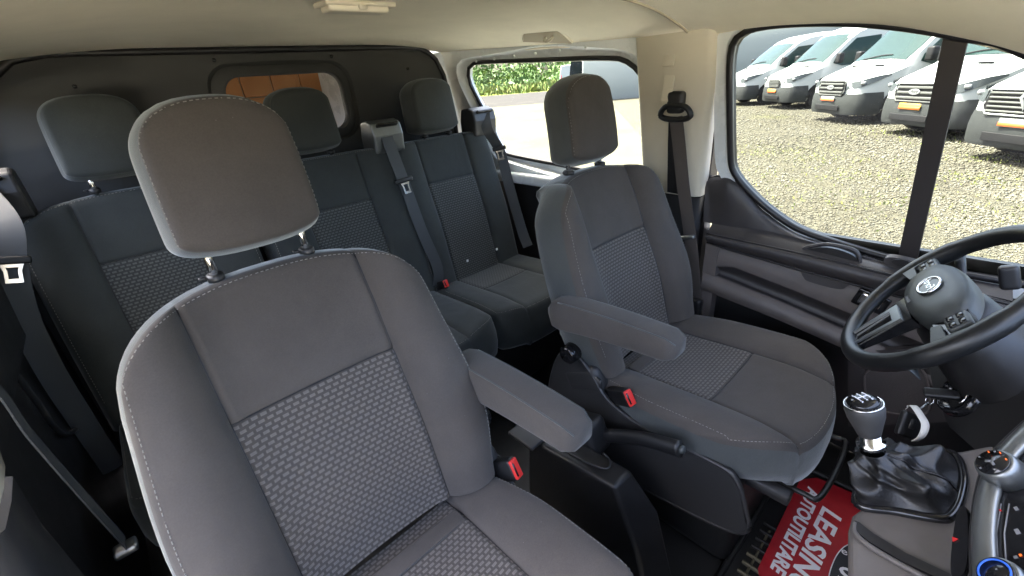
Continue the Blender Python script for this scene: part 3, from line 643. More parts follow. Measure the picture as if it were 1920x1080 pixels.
# ---- bulkhead with window
YB = 1.2
bo = [(U(a, b, y=YB)[0], U(a, b, y=YB)[2]) for a, b in ((780, 88), (800, 95), (818, 112), (832, 140), (842, 180))]
bol = [(.735, 1.06), (.745, .6), (.745, .02), (-.865, .02), (-.865, .9), (-.80, 1.10), (-.72, 1.27), (-.66, 1.325), (-.60, 1.342), (.55, 1.342)] + bo
win = rrect(.405, .20, .055, 7, .018, 1.163); winR = rrect(.475, .265, .075, 7, .014, 1.163)
cB = (.018, 1.16); A_ = by_angle(bol, cB, 128); B_ = by_angle(winR, cB, 128); C_ = by_angle(win, cB, 128)
b3 = lambda l, y: [(p[0], y, p[1]) for p in l]
bulk = thing('bulkhead', 'black moulded partition behind the rear bench with a small window', 'partition', (0, YB, 0))
bp_ = mk('panel', rings([b3(A_, YB+.05), b3(A_, YB+.006), b3(grow(A_, -.03, cB), YB), b3(grow(B_, .012, cB), YB), b3(B_, YB+.012), b3(grow(B_, -.014, cB), YB+.004), b3(grow(C_, .006, cB), YB+.003), b3(C_, YB+.010), b3(C_, YB+.035)]), 'bulkhead_black', bulk, angle=45)
mk('edge_trim', tube(b3(A_, YB+.004), .011, 8, True), 'seal_black', bulk)
mk('pane', (b3(C_, YB+.02), [tuple(range(128))]), 'cargo_glass', bulk, smooth=False)
for x in (-.19, .20, -.55, .52):
    mk('screw', rbox((x, YB-.002, 1.315 if abs(x) < .3 else 1.26), (.010, .008, .010), .003, 2), 'gloss_black', bulk)
# cargo bay behind it: plywood lining, white side panel, open to daylight at the rear left
ground_mat('plywood', [(0.42, 0.19, 0.075), (0.50, 0.24, 0.10), (0.46, 0.21, 0.085)], 3, 0.001, 0.6, ((0.36, 0.15, 0.05), 2.0, .5, .6))
bay = mk('cargo_bay', rbox((0, 2.2, -.03), (1.75, 2.0, .06), 0, 1), 'rubber', smooth=False); structure(bay, 'plywood-lined cargo bay behind the bulkhead')
mk('side_lining', rbox((.83, 2.2, .65), (.03, 2.0, 1.36), .002, 1), 'white_paint', bay, smooth=False)
for i in range(5):
    for j in range(8):
        mk('plywood_panel', rbox((-.02+.19*i+(.03 if j % 2 else 0), 2.90, .32+.135*j), (.184, .02, .130), .003, 1), 'plywood', bay, smooth=False)
mk('roof_lining', rbox((0, 2.2, 1.37), (1.75, 1.9, .02), 0, 1), 'white_paint', bay, smooth=False)
mk('rear_wall', rbox((.42, 2.95, .66), (.86, .03, 1.40), 0, 1), 'white_paint', bay, smooth=False)
# ================================================================== SEATS
def smst(x): x = max(0, min(1, x)); return x*x*(3-2*x)
def pad(part, parent, O, sd, td, nd, Wf, T, R, k, sc, split, hb, depth, er, mats, names, dish=0.0, bottom=False, stitch=True, taper=0.0, nb=13, ni=15, band=None, dz=None, belly=0.008, round_bottom=0.0, single=False):
    """upholstered pad: front split into sewn panels, side gusset and back shell.
    O origin, sd/td/nd across/along/out. mats=(centre lower, centre upper, bolster, side); names likewise."""
    O, sd, td, nd = Vector(O), Vector(sd).normalized(), Vector(td).normalized(), Vector(nd).normalized()
    tops = lambda a: T-R+R*(max(0.0, 1-min(1, a)**k))**(1.0/k)
    bots = lambda a: (round_bottom*(1-(max(0.0, 1-min(1, a)**k))**(1.0/k))) if round_bottom else 0.0
    edge = [1-(1-i/(nb-1))**1.0 for i in range(nb)]
    fo = [0, .02, .05, .10, .18, .28, .40, .52, .64, .75, .84, .91, .96, 1.0]; nb = len(fo)
    fi = [-1, -.985, -.955, -.9, -.8, -.6, -.4, -.2, 0, .2, .4, .6, .8, .9, .955, .985, 1]; ni = len(fi)
    fr_ = []
    if split: fr_ += [split*x for x in (0, .02, .05, .1, .2, .3, .4, .5, .6, .7, .8, .88, .94, .975, .99)]; s0 = split
    else: s0 = T*.3; fr_ += [s0*x for x in (0, .02, .05, .1, .2, .4, .6, .8)]
    fr_ += [s0+(T-s0)*x for x in (0, .01, .03, .07, .14, .25, .38, .5, .62, .74, .84, .91, .96, .985, 1.0)]
    nr = len(fr_); cols = [-1*x for x in fo[::-1]][:-1] + [None]*0
    def S_(j, W):      # column -> s
        if j < nb: return -(sc+(W-sc)*fo[nb-1-j])
        if j < nb+ni-2: return sc*fi[j-nb+1]
        return sc+(W-sc)*fo[j-(nb+ni-2)]
    NC = 2*nb+ni-2; P = {}; UVd = {}
    grid = []
    for i, tb in enumerate(fr_):
        W = Wf(tb); row = []
        for j in range(NC):
            W = Wf(tb); s = S_(j, W); a = abs(s)/W; tt = tb
            if tb > s0: tt = s0+(tb-s0)*(tops(a)-s0)/(T-s0)
            elif round_bottom: b0 = bots(a); tt = b0+tb*(s0-b0)/s0
            for _ in range(3):
                W_ = Wf(tt); s = S_(j, W_); a = abs(s)/W_
                if tb > s0: tt = s0+(tb-s0)*(tops(a)-s0)/(T-s0)
            W = W_
            h = -dish*(1-(min(1, abs(s)/sc))**2)
            x = (abs(s)-sc)/(W-sc)
            if x > 0: h += hb*math.sin(math.pi*min(1, .08+.62*x**.8))**1.3 if hb else 0
            if x <= 0 and hb: h += hb*math.sin(math.pi*.08)**1.3*smst((abs(s)/sc-.8)/.2)
            d = min(W-abs(s), tops(a)-tt + (0 if a < .9 else .0))
            if bottom: d = min(d, tt-bots(a))
            if d < er: q = (er-max(0, d)); h -= er-math.sqrt(max(0, er*er-q*q))
            if not single: h -= .007*math.exp(-((abs(s)-sc)/.006)**2)
            if split and abs(s) < sc*1.001: h -= .004*math.exp(-((tt-split)/.005)**2)
            if band and abs(s) < sc*1.001: h -= .004*math.exp(-((tt-band)/.005)**2)
            if dz: h += dz(s, tt)
            row.append(O+sd*s+td*tt+nd*h); UVd[(i, j)] = (s, tt)
        grid.append(row)
    js = [nb-1, nb+ni-2]; isp = fr_.index(split) if split else None
    # side gusset + back shell = the part itself
    loop = [(i, 0) for i in range(nr)] + [(nr-1, j) for j in range(1, NC)] + [(i, NC-1) for i in range(nr-2, -1, -1)]
    if bottom: loop += [(0, j) for j in range(NC-2, 0, -1)]
    B = [grid[i][j] for i, j in loop]; n = len(B); cen = sum(B, Vector())/n
    outs = []
    for q in range(n):
        a, b = B[(q-1) % n], B[(q+1) % n]
        if not bottom: a, b = B[max(q-1, 0)], B[min(q+1, n-1)]
        t = (b-a); t -= nd*t.dot(nd); o = t.cross(nd)
        if o.length < 1e-6: o = B[q]-cen
        o.normalize(); 
        if o.dot(B[q]-cen) < 0: o = -o
        outs.append(o)
    lev = [(0, 0), (-.006, belly*.25), (-depth*.25, belly*.85), (-depth*.55, belly), (-depth*.85, belly*.2-taper), (-depth*.97, -.012-taper), (-depth, -.035-taper)]
    Ls = []
    for dn, do in lev: Ls.append([B[q]+nd*dn+outs[q]*do for q in range(n)])
    V = [p for l in Ls for p in l]; F = []
    for i in range(len(lev)-1):
        for q in range(n if bottom else n-1): F.append((i*n+q, i*n+(q+1) % n, (i+1)*n+(q+1) % n, (i+1)*n+q))
    F.append(tuple((len(lev)-1)*n+q for q in range(n)))
    root = mk(part, (V, F), mats[3], parent, uv=[((p-O).dot(td), (p-O).dot(nd)) for p in V])
    def panel(name, mat, i0, i1, j0, j1):
        V, F, uv = [], [], []
        for i in range(i0, i1+1):
            for j in range(j0, j1+1): V.append(grid[i][j]); uv.append((UVd[(i, j)][0]+5, UVd[(i, j)][1]+5))
        m = j1-j0+1
        for i in range(i1-i0):
            for j in range(m-1): F.append((i*m+j, i*m+j+1, (i+1)*m+j+1, (i+1)*m+j))
        return mk(name, (V, F), mat, root, uv=uv)
    if not single:
        if split:
            panel(names[0], mats[0], 0, isp, js[0], js[1]); panel(names[1], mats[1], isp, nr-1, js[0], js[1])
        else: panel(names[0], mats[0], 0, nr-1, js[0], js[1])
        panel(names[2], mats[2], 0, nr-1, 0, js[0]); panel(names[2], mats[2], 0, nr-1, js[1], NC-1)
    else: panel(names[0], mats[0], 0, nr-1, 0, NC-1)
    if not single:
        ls_ = [[grid[i][j]+nd*.0004 for i in range(nr-2)] for j in js]
        if split: ls_.append([grid[isp][j]+nd*.0004 for j in range(js[0], js[1]+1)])
        for l_ in ls_: mk('seam', tube(l_, .0013, 5, up=tuple(nd)), 'seal_black', root)
    if stitch:
        line = []
        ins = 2
        idx = [(i, ins) for i in range(4 if not bottom else ins, nr-ins)] + [(nr-1-ins, j) for j in range(ins+1, NC-ins)] + [(i, NC-1-ins) for i in range(nr-2-ins, (3 if not bottom else ins-1), -1)]
        pts = [grid[i][j]+nd*.0012 for i, j in idx]; V, F = [], []; acc = 0
        for a, b in zip(pts, pts[1:]):
            L = (b-a).length; t = (b-a)/max(L, 1e-9); w = t.cross(nd).normalized()*.0007; x = acc
            while x < L:
                e = min(L, x+.0045); k0 = len(V); p, q = a+t*x, a+t*e
                V += [p-w, p+w, q+w, q-w, p+nd*.0008, q+nd*.0008]; F += [(k0, k0+1, k0+4), (k0+1, k0+2, k0+5, k0+4), (k0+2, k0+3, k0+5), (k0+3, k0, k0+4, k0+5)]
                x += .008
            acc = x-L
        st = mk('stitching', (V, F), 'thread', root, smooth=False); st['kind'] = 'stuff'
    return root, grid
def poles(parent, xs, y, z0, z1, tilt=.08, r=.0065, mat='chrome'):
    for x in xs:
        mk('headrest_pole', tube([(x, y, z0-.04), (x, y+(z1-z0)*tilt, z1+.03)], r, 12), mat, parent)
        c = []
        mk('pole_collar', join(tube([(x, y, z0-.012), (x, y, z0-.002), (x, y, z0+.001)], [.018, .018, .013], 20, sq=(1, .7)), rbox((x-.018, y, z0-.003), (.010, .010, .005), .002, 2)), 'dark_plastic', parent)
def buckle(parent, p, d, lens=.075, w=.030):
    """red-button buckle on a stalk. p = button end centre, d = outward axis"""
    p, d = Vector(p), Vector(d).normalized(); x = Vector((1, 0, 0)); x = (x-d*x.dot(d)).normalized(); z = d.cross(x); R = Matrix((x, z, d)).transposed()
    b = mk('buckle', rbox(p-d*lens*.5, (.024, w*1.25, lens), .006, 3, R), 'black_plastic', parent)
    mk('release_button', rbox(p+d*.001, (.021, w*1.1, .008), .003, 3, R), 'red_button', b)
    mk('tongue_slot', rbox(p+d*.0048-x*.006, (.005, w*.8, .002), .0006, 1, R), 'gloss_black', b)
    return b
SEAT_T = Vector((0, .185, .515)).normalized(); SEAT_N = Vector((0, -.515, .185)).normalized()
def front_seat(name, label, cx, inb, dy=0.0, bk=(-.100, .462), hoff=0.0):
    """inb = +1 when the inboard side (armrest, buckle) is towards +X"""
    T = thing(name, label, 'car seat', (cx, -.2+dy, 0), 'front seats')
    Wb = lambda t: .236+.030*smst((t+.04)/.20)-.040*smst((t-.16)/.40)
    seat_m = ('seat_pattern', 'seat_fabric', 'seat_fabric', 'seat_fabric_side'); nm = ('centre_insert', 'upper_panel', 'bolster')
    dz = lambda s, t: .012*math.exp(-((t-.17)/.12)**2)-.012*smst((t-.40)/.14)
    pad('backrest', T, (cx, -.032+dy, .437), (1, 0, 0), SEAT_T, SEAT_N, Wb, .548, .145, 2.5, .139, .331, .052, .115, .017, seat_m, nm, dish=.010, dz=dz, taper=.0)
    # cushion (t runs forward)
    Wc = lambda t: .236+.028*smst(t/.2)-.004*smst((t-.3)/.2)
    cu, gr = pad('cushion', T, (cx, -.010+dy, .420), (1, 0, 0), (0, -1, .03), (0, .03, 1), Wc, .512, .20, 2.25, .139, .285, .030, .105, .026, seat_m, nm, dish=.004, bottom=False,
        dz=lambda s, t: .010*smst(t/.35)-.018*smst((t-.38)/.14)-.014*smst((.08-t)/.08), belly=.004)
    mk('fabric_band', rbox((cx, -.075+dy, .4235), (.268, .035, .006), .003, 2), 'seat_fabric', cu)
    # headrest
    hr = thing  # noqa
    hx_, hz, hy = (cx if inb > 0 else cx+.008), (.989 if inb > 0 else .974), .150+dy+hoff
    ht = Vector((0, .045, .22)).normalized(); hn = Vector((0, -.22, .045)).normalized()
    Wh = lambda t: (.1065 if inb > 0 else .101)-.010*(t/.22)**2
    H, _ = pad('headrest', T, (hx_, hy, hz), (1, 0, 0), ht, hn, Wh, .222, .075, 2.6, .09, None, 0, (.105 if inb > 0 else .092), .016, ('seat_fabric', 'seat_fabric', 'seat_fabric', 'seat_fabric_side'), ('front_panel', 'front_panel', 'front_panel'), bottom=True, round_bottom=.03, single=True,
        dz=lambda s, t: -.012*(s/.1)**2+.006*math.sin(math.pi*min(1, t/.22)), belly=.010)
    poles(T, (cx-.073, cx+.073), .2+dy, .947, 1.0)
    # armrest: soft bar swung from the inboard shoulder of the backrest
    ax = cx+inb*.280; L = []
    A0, A1 = Vector((ax, .090+dy, .630)), Vector((ax-inb*.004, -.268+dy, .652)); nst = 17
    for i in range(nst):
        t = i/(nst-1); c = A0.lerp(A1, t); hw = .037*(1-.10*t); hh = .044-.012*t; e = 1.0
        if t < .16: e = math.sqrt(max(0.0, 1-((.16-t)/.16)**2))*.75+.25
        if t > .94: e = .62+.38*math.sqrt(max(0, 1-((t-.94)/.06)**2))
        ring = []
        for q in range(28):
            a = 2*math.pi*q/28; ca, sa = math.cos(a), math.sin(a); p = 0.42
            x = hw*e**.5*math.copysign(abs(ca)**p, ca); z = hh*e*math.copysign(abs(sa)**p, sa)
            if z < 0: z *= 1.15-.25*t
            ring.append((c.x+x, c.y, c.z+z+.006*math.sin(math.pi*t)))
        L.append(ring)
    V, F = rings(L); n = 28; F += [tuple(range(n)), tuple((nst-1)*n+i for i in range(n))]
    ar = mk('armrest', (V, F), 'seat_fabric', T)
    for sgn in (-1, 1):
        seam = [L[i][int(28*(0.125 if sgn > 0 else .375))] for i in range(2, nst)]; mk('piping', tube(seam, .0016, 6), 'seat_fabric_side', ar)
    mk('armrest_pivot', rbox((cx+inb*.252, .035+dy, .60), (.03, .10, .13), .02, 4), 'seat_fabric_side', T)
    # lumbar knob, recliner cover, side shield
    kx = cx+inb*.262+inb*.004; R_ = Matrix.Rotation(rad(90), 3, 'Y')
    kp = Vector((kx, .030+dy, .512))
    kn = mk('lumbar_knob', tube([kp, kp+Vector((inb*.030, 0, 0)), kp+Vector((inb*.035, 0, 0))], [.027, .026, .020], 20), 'gloss_black', T)
    shield = smooth_path([(.16, .30, 0), (.12, .46, 0), (.06, .50, 0), (.0, .46, 0), (-.05, .405, 0), (-.16, .375, 0), (-.34, .385, 0), (-.39, .37, 0), (-.42, .30, 0), (-.43, .24, 0), (-.36, .20, 0), (-.10, .16, 0), (.12, .16, 0)], 5, True)
    sx = cx+inb*.268; ssh = mk('side_shield', prism(shield, lambda p: (sx, p[0]+dy-.03, p[1]), .016, (-inb, 0, 0)), 'dark_plastic', T, smooth=True, angle=40)
    ssh2 = [(sx-inb*.004, p.x+dy-.03, p.y) for p in shield]; mk('shield_rim', tube(ssh2, .006, 8, True), 'dark_plastic', ssh)
    # seat base and runner, adjustment bar
    mk('seat_base', rbox((cx, -.20+dy, .165), (.42, .44, .33), .03, 3), 'black_plastic', T)
    mk('runner', rbox((cx-.17, -.26+dy, .30), (.03, .50, .03), .004, 1), 'dark_plastic', T); mk('runner', rbox((cx+.17, -.26+dy, .30), (.03, .50, .03), .004, 1), 'dark_plastic', T)
    mk('adjust_bar', tube(smooth_path([(cx-.12, -.42+dy, .285), (cx-.12, -.52+dy, .285), (cx-.10, -.555+dy, .288), (cx+.10, -.555+dy, .288), (cx+.12, -.52+dy, .285), (cx+.12, -.42+dy, .285)], 5), .0065, 10), 'black_plastic', T)
    # buckle
    bp = Vector((cx+inb*.265, bk[0]+dy, bk[1])); mk('buckle_stalk', strap(smooth_path([(bp.x-inb*.008, .05+dy, .40), (bp.x-inb*.004, -.02+dy, .435), (bp.x, -.06+dy, .435)], 5), .045, (0, .5, 1), .006), 'dark_plastic', T)
    buckle(T, bp, (inb*.25, -.75, .45), .08, .038)
    # flexible buckle cover (grey plastic shoe)
    mk('buckle_cover', rbox((cx+inb*.245, .005+dy, .425), (.05, .13, .075), .024, 4, Matrix.Rotation(rad(-28), 3, 'X')), 'dark_plastic', T)
    return T
front_seat('passenger_seat', 'grey cloth front passenger seat with patterned insert, across from the steering wheel', -.437, +1, 0.0)
front_seat('driver_seat', 'grey cloth driver seat behind the steering wheel', .452, -1, .005, (-.148, .447), -.010)

# ---- rear bench
bench = thing('rear_bench', 'dark three-place rear bench seat in front of the bulkhead', 'bench seat', (0, .9, 0))
BT = Vector((0, .17, .60)).normalized(); BN = Vector((0, -.60, .17)).normalized()
rm = ('rear_pattern', 'rear_fabric', 'rear_fabric', 'rear_fabric'); nm = ('centre_insert', 'upper_panel', 'bolster')
for c, w in ((-.535, .252), (-.005, .268), (.512, .245)):
    off = {-.535: -.012, -.005: .013, .512: -.003}[c]
    pad('backrest', bench, (c+off, .845, .40), (1, 0, 0), BT, BN, lambda t, w=w: w-.010*smst((t-.45)/.2), .622, (.11 if c < -.5 else .06), (2.5 if c < -.5 else 3.2), .122, .438, .026, .13, .020, rm, nm, dish=.004, dz=lambda s, t: .010*math.exp(-((t-.25)/.14)**2))
    ht = Vector((0, .03, .2)).normalized(); hn = Vector((0, -.2, .03)).normalized()
    hx = {-.535: -.548, -.005: -.015, .512: .508}[c]
    pad('headrest', bench, (hx, .985, 1.040 if c < -.5 else 1.022), (1, 0, 0), ht, hn, lambda t: .102-.008*(t/.2)**2, .198, .06, 2.8, .085, None, 0, .10, .016, ('rear_fabric',)*4, ('front_panel',)*3, bottom=True, round_bottom=.025, stitch=False, single=True, dz=lambda s, t: -.010*(s/.1)**2)
    poles(bench, (hx-.061, hx+.061), 1.03, 1.008, 1.04, .05, .0055)
for c, w in ((-.535, .255), (-.005, .268), (.515, .248)):
    pad('cushion', bench, (c, .875, .415), (1, 0, 0), (0, -1, .06), (0, .06, 1), lambda t, w=w: w, .46, .09, 3.0, .125, .20, .014, .14, .028, rm, nm, dish=.003, dz=lambda s, t: -.012*smst((t-.30)/.16))
mk('bench_frame', rbox((0, .66, .16), (1.36, .36, .22), .02, 2), 'black_plastic', bench)
mk('bench_back_shell', rbox((0, 1.045, .55), (1.50, .05, .80), .02, 2, Matrix.Rotation(rad(-15.8), 3, 'X')), 'black_plastic', bench)
for (x, z, d) in ((.455, .455, 0), (.628, .475, 0)):
    q = Vector((x, .845, .40))+BT*.085+BN*.018; mk('anchor_tag', rbox(q, (.010, .005, .011), .003, 2), 'white_plastic', bench)
bb = U(836, 533, z=.452); buckle(bench, (bb[0], bb[1], .455), (.1, -.75, .35), .07, .028)
# belt guides on top of the bench back
for i, (x, w, lab) in enumerate(((-.80, .13, 'l'), (.256, .125, 'm'), (.735, .125, 'r'))):
    gprof = [(.0, .965), (-.028, .972), (-.034, 1.035), (-.022, 1.078), (.015, 1.088), (.06, 1.083), (.075, 1.03), (.075, .965)]
    gd = mk('belt_guide', prism([(x-w/2, 0)], lambda p: (0, 0, 0), 0, (1, 0, 0)) if False else (
        [(x+sx_*w/2, 1.005+a, b) for sx_ in (-1, 1) for a, b in gprof],
        [tuple(range(8)), tuple(range(15, 7, -1))]+[(k_, (k_+1) % 8, (k_+1) % 8+8, k_+8) for k_ in range(8)]), 'dark_plastic' if i != 1 else 'silver_trim', bench, smooth=False)
    bv = gd.modifiers.new('bevel', 'BEVEL'); bv.width = .008; bv.segments = 3
    mk('guide_slot', rbox((x, .981, 1.068), (w*.70, .03, .010), .004, 2, Matrix.Rotation(rad(-30), 3, 'X')), 'gloss_black', gd)
# ---- seat belts
def tongue(parent, p, t, w, wid=.05):
    p, t, w = Vector(p), Vector(t).normalized(), Vector(w); w = (w-t*w.dot(t)).normalized(); n = t.cross(w); R = Matrix((w, t, n)).transposed()
    a = mk('tongue', rbox(p, (wid*1.55, .018, .012), .005, 3, R), 'black_plastic', parent)
    pl = [(-.020, 0), (.020, 0), (.014, .018), (.014, .045), (-.014, .045), (-.014, .018)]; hi = [(-.010, .010), (.010, .010), (.008, .018), (.008, .036), (-.008, .036), (-.008, .018)]
    to = lambda l, dn: [p+w*q[0]+t*(q[1]+.006)+n*dn for q in l]
    mk('tongue_plate', rings([to(hi, -.0015), to(pl, -.0015), to(pl, .0015), to(hi, .0015), to(hi, -.0015)]), 'chrome', a, smooth=False); return a
GB = 'rear seat belts'
mb = thing('seat_belt', 'grey seat belt drawn from the middle guide down the bench, silver tongue half way', 'seat belt', (.256, .97, 0), GB)
def benchpt(px, py, off=.03): return Vector(UP(px, py, np.array((0, .845, .40))+np.array(BN)*off, np.array(BN)))
mpath = smooth_path([(.258, .992, 1.060), benchpt(727, 262, .050), benchpt(755, 335, .045), benchpt(790, 430, .04), benchpt(820, 500, .035), (bb[0]-.015, bb[1]+.04, .44)], 10)
v = strap(mpath, .048, (1, 0, .05)); mk('webbing', v, 'belt_web', mb, angle=40)
tq = benchpt(757, 338, .052); tongue(mb, tq, benchpt(765, 360, .052)-tq, (1, 0, 0))
rb_ = thing('seat_belt', 'dark seat belt hanging from the guide beside the rear side window', 'seat belt', (.73, .97, 0), GB)
rp = smooth_path([(.742, .985, 1.060), Vector(U(915, 245, y=.945)), Vector(U(938, 285, y=.93)), Vector(U(955, 350, y=.90)), Vector(U(978, 430, y=.85)), Vector(U(990, 462, y=.80))], 10)
v = strap(rp, .047, (.6, -.75, 0)); mk('webbing', v, 'belt_web', rb_, angle=40); tongue(rb_, U(936, 278, y=.925), Vector(U(942, 305, y=.915))-Vector(U(936, 278, y=.925)), (.6, -.75, 0), .04)
lb = thing('seat_belt', 'grey seat belt with shiny tongue hanging at the sliding-door end of the bench', 'seat belt', (-.78, .95, 0), GB)
lpth = smooth_path([(-.800, .975, 1.060), Vector(U(12, 420, y=.88)), Vector(U(22, 500, y=.84)), Vector(U(48, 600, y=.82)), Vector(U(95, 695, y=.82)), Vector(U(155, 790, y=.84)), Vector(U(215, 880, y=.86))], 10)
v = strap(lpth, .050, (1, .15, .1)); mk('webbing', v, 'belt_web', lb, angle=40); tongue(lb, U(20, 488, y=.838), Vector(U(26, 520, y=.830))-Vector(U(20, 488, y=.838)), (1, .1, .05), .042)
# driver belt: D-ring on the pillar, webbing down to the buckle side
db = thing('seat_belt', 'brown-black driver seat belt running down the cream pillar', 'seat belt', (.76, .1, 0))
dr = Vector(U(1266, 213, x=.722)); dt = Vector(U(1268, 192, x=.728))
mk('belt_anchor', rbox(dt, (.03, .052, .062), .014, 4), 'black_plastic', db)
mk('belt_ring', tube(smooth_path([dr+Vector((0, .048, -.004)), dr+Vector((-.004, .028, .020)), dr+Vector((-.004, -.028, .020)), dr+Vector((0, -.048, -.004)), dr+Vector((.004, -.026, -.016)), dr+Vector((.004, .026, -.016))], 6, True), .0085, 8, True), 'black_plastic', db)
base_mat('belt_brown', (0.085, 0.072, 0.066), 0.6)
dp = smooth_path([dr+Vector((.004, 0, -.010)), Vector(U(1272, 260, x=.732)), Vector(U(1280, 340, x=.750)), Vector(U(1292, 430, x=.768)), Vector(U(1300, 500, x=.778)), Vector(U(1306, 590, x=.785))], 8)
mk('webbing', strap(dp, .047, (.15, 1, 0)), 'belt_brown', db, angle=40)
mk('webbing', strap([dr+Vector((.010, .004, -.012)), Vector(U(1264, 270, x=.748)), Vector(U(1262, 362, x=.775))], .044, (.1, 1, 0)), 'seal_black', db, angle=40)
mk('belt_clip', rbox(U(1288, 445, x=.762), (.016, .055, .012), .004, 2, Matrix.Rotation(rad(-15), 3, 'X')), 'satin_silver', db)
mk('reel_cover', rbox(U(1302, 575, x=.775), (.03, .05, .07), .012, 3), 'black_plastic', db)
# passenger belt, bottom left
pb_ = thing('seat_belt', 'dark passenger seat belt slanting down to its floor anchor beside the front seat', 'seat belt', (-.78, .2, 0))
pp_ = smooth_path([(-.775, .09, 1.10), Vector(U(-30, 700, x=-.757)), Vector(U(60, 818, x=-.765)), Vector(U(150, 922, x=-.775)), Vector(U(238, 1020, x=-.79))], 8)
mk('webbing', strap(pp_, .046, [tuple((p-Vector(CAM)).normalized()+Vector((.10, 0, .05))) for p in pp_], .0018), 'belt_web', pb_, angle=40)
an = U(236, 1028, x=-.79); mk('belt_anchor', rbox(an, (.035, .03, .016), .006, 3), 'satin_silver', pb_)
# thin edge of the sliding-door step trim behind it
st_ = thing('step_trim', 'thin dark trim bar beside the sliding door behind the passenger belt', 'trim', (-.85, .6, 0))
mk('bar', tube(smooth_path([Vector(U(-30, 620, x=-.84)), Vector(U(60, 740, x=-.85)), Vector(U(115, 812, x=-.86)), Vector(U(150, 800, x=-.86))], 6), .006, 8), 'dark_plastic', st_)
# ================================================================== DRIVER DOOR
door = thing('driver_door', 'closed driver door with dark trim, brown lower panel and large window', 'door', (.86, -.4, 0))
wpx = [(1377, 300), (1375, 200), (1376, 110), (1388, 72), (1425, 55), (1500, 47), (1600, 47), (1700, 56), (1800, 74), (1920, 106)]
lower_px = [(1900, 520), (1800, 503), (1710, 485), (1600, 456), (1500, 424), (1440, 384), (1400, 345), (1383, 322)]
top_w = [S(*p) for p in wpx]; low_w = [S(*p) for p in lower_px]
fwd = [(side_x(.98), -.86, .98), (side_x(.8), -1.04, .80), (side_x(.69), -1.06, .69), (side_x(.69), -.85, .69)]
wl3 = [Vector(p) for p in top_w]+[Vector(p) for p in fwd]+[Vector(p) for p in low_w]
wl = smooth_path(wl3, 5, True); wl = resample(wl, 160)
cD = (-.50, .93)
dl = by_angle([(p.y, p.z) for p in wl], cD, 160)
def dgrow(l, d): return [(p[0]+d*(p[0]-cD[0])/math.hypot(p[0]-cD[0], p[1]-cD[1]), p[1]+d*(p[1]-cD[1])/math.hypot(p[0]-cD[0], p[1]-cD[1])) for p in l]
d3 = lambda l, o: [sidept(p[0], p[1], o) for p in l]
mk('window_frame', rings([d3(dgrow(dl, .050), -.020), d3(dgrow(dl, .018), -.022), d3(dgrow(dl, .010), -.014)]), 'white_paint', door, angle=40)
mk('window_reveal', rings([d3(dgrow(dl, .010), -.014), d3(dl, -.010), d3(dl, .02)]), 'seal_black', door, angle=40)
mk('window_seal', sweep(d3(dgrow(dl, .004), -.014), [(-.006, -.010), (.006, -.010), (.008, .0), (.006, .012), (-.006, .012)], True, up=(1, 0, 0)), 'seal_black', door)
mk('outer_seal', tube(d3(dgrow(dl, .046), -.030)[22:86], .011, 8, False), 'seal_black', door)
mk('window_pane', (d3(dl, .006), [tuple(range(160))]), 'door_glass', door, smooth=False)
# quarter-light divider bar
b0, b1 = S(1793, 72), S(1704, 478); b0, b1 = Vector(b0), Vector(b1)
base_mat('bar_brown', (0.030, 0.024, 0.021), 0.55)
mk('divider_bar', sweep([b0+(b0-b1)*.03+Vector((-.004, 0, 0)), b1+(b1-b0)*.03+Vector((-.004, 0, 0))], [(-.019, -.010), (.019, -.010), (.019, .010), (-.019, .010)], up=(1, 0, 0)), 'bar_brown', door, smooth=False)
# upper trim below and behind the glass
lowline = [S(*p) for p in ((1371, 332), (1398, 352), (1436, 392), (1497, 432), (1598, 464), (1708, 493), (1800, 511), (1900, 528))]
botline = [U(*p, x=.83) for p in ((1323, 414), (1345, 417), (1385, 424), (1440, 430), (1560, 460), (1690, 502), (1800, 535), (1900, 560))]
toptrim = [U(1324, 345, x=.845), U(1330, 334, x=.845)] + lowline
V, F = [], []
nT = 40
tl_ = smooth_path([Vector(U(1325, 340, x=.84)), Vector(U(1335, 334, x=.842))]+[Vector(p)+Vector((-.026, 0, 0)) for p in lowline], 6); tl_ = [tl_[int(i*(len(tl_)-1)/(nT-1))] for i in range(nT)]
bl_ = smooth_path([Vector(p) for p in botline], 6); bl_ = [bl_[int(i*(len(bl_)-1)/(nT-1))] for i in range(nT)]
rows = []
for t in (0, .06, .14, .35, .6, .85, 1):
    rows.append([a.lerp(b, t)+Vector((-.012*math.sin(math.pi*min(1, t*5)/1.0*.5) if t < .2 else -.012-.004*t, 0, 0)) for a, b in zip(tl_, bl_)])
rows.insert(0, [a+Vector((.03, 0, .004)) for a in tl_])
V = [p for r_ in rows for p in r_]; F = [(i*nT+j, i*nT+j+1, (i+1)*nT+j+1, (i+1)*nT+j) for i in range(len(rows)-1) for j in range(nT-1)]
mk('upper_trim', (V, F), 'door_dark', door)
mk('trim_edge', tube([p+Vector((.012, 0, .002)) for p in tl_], .005, 8), 'black_plastic', door)
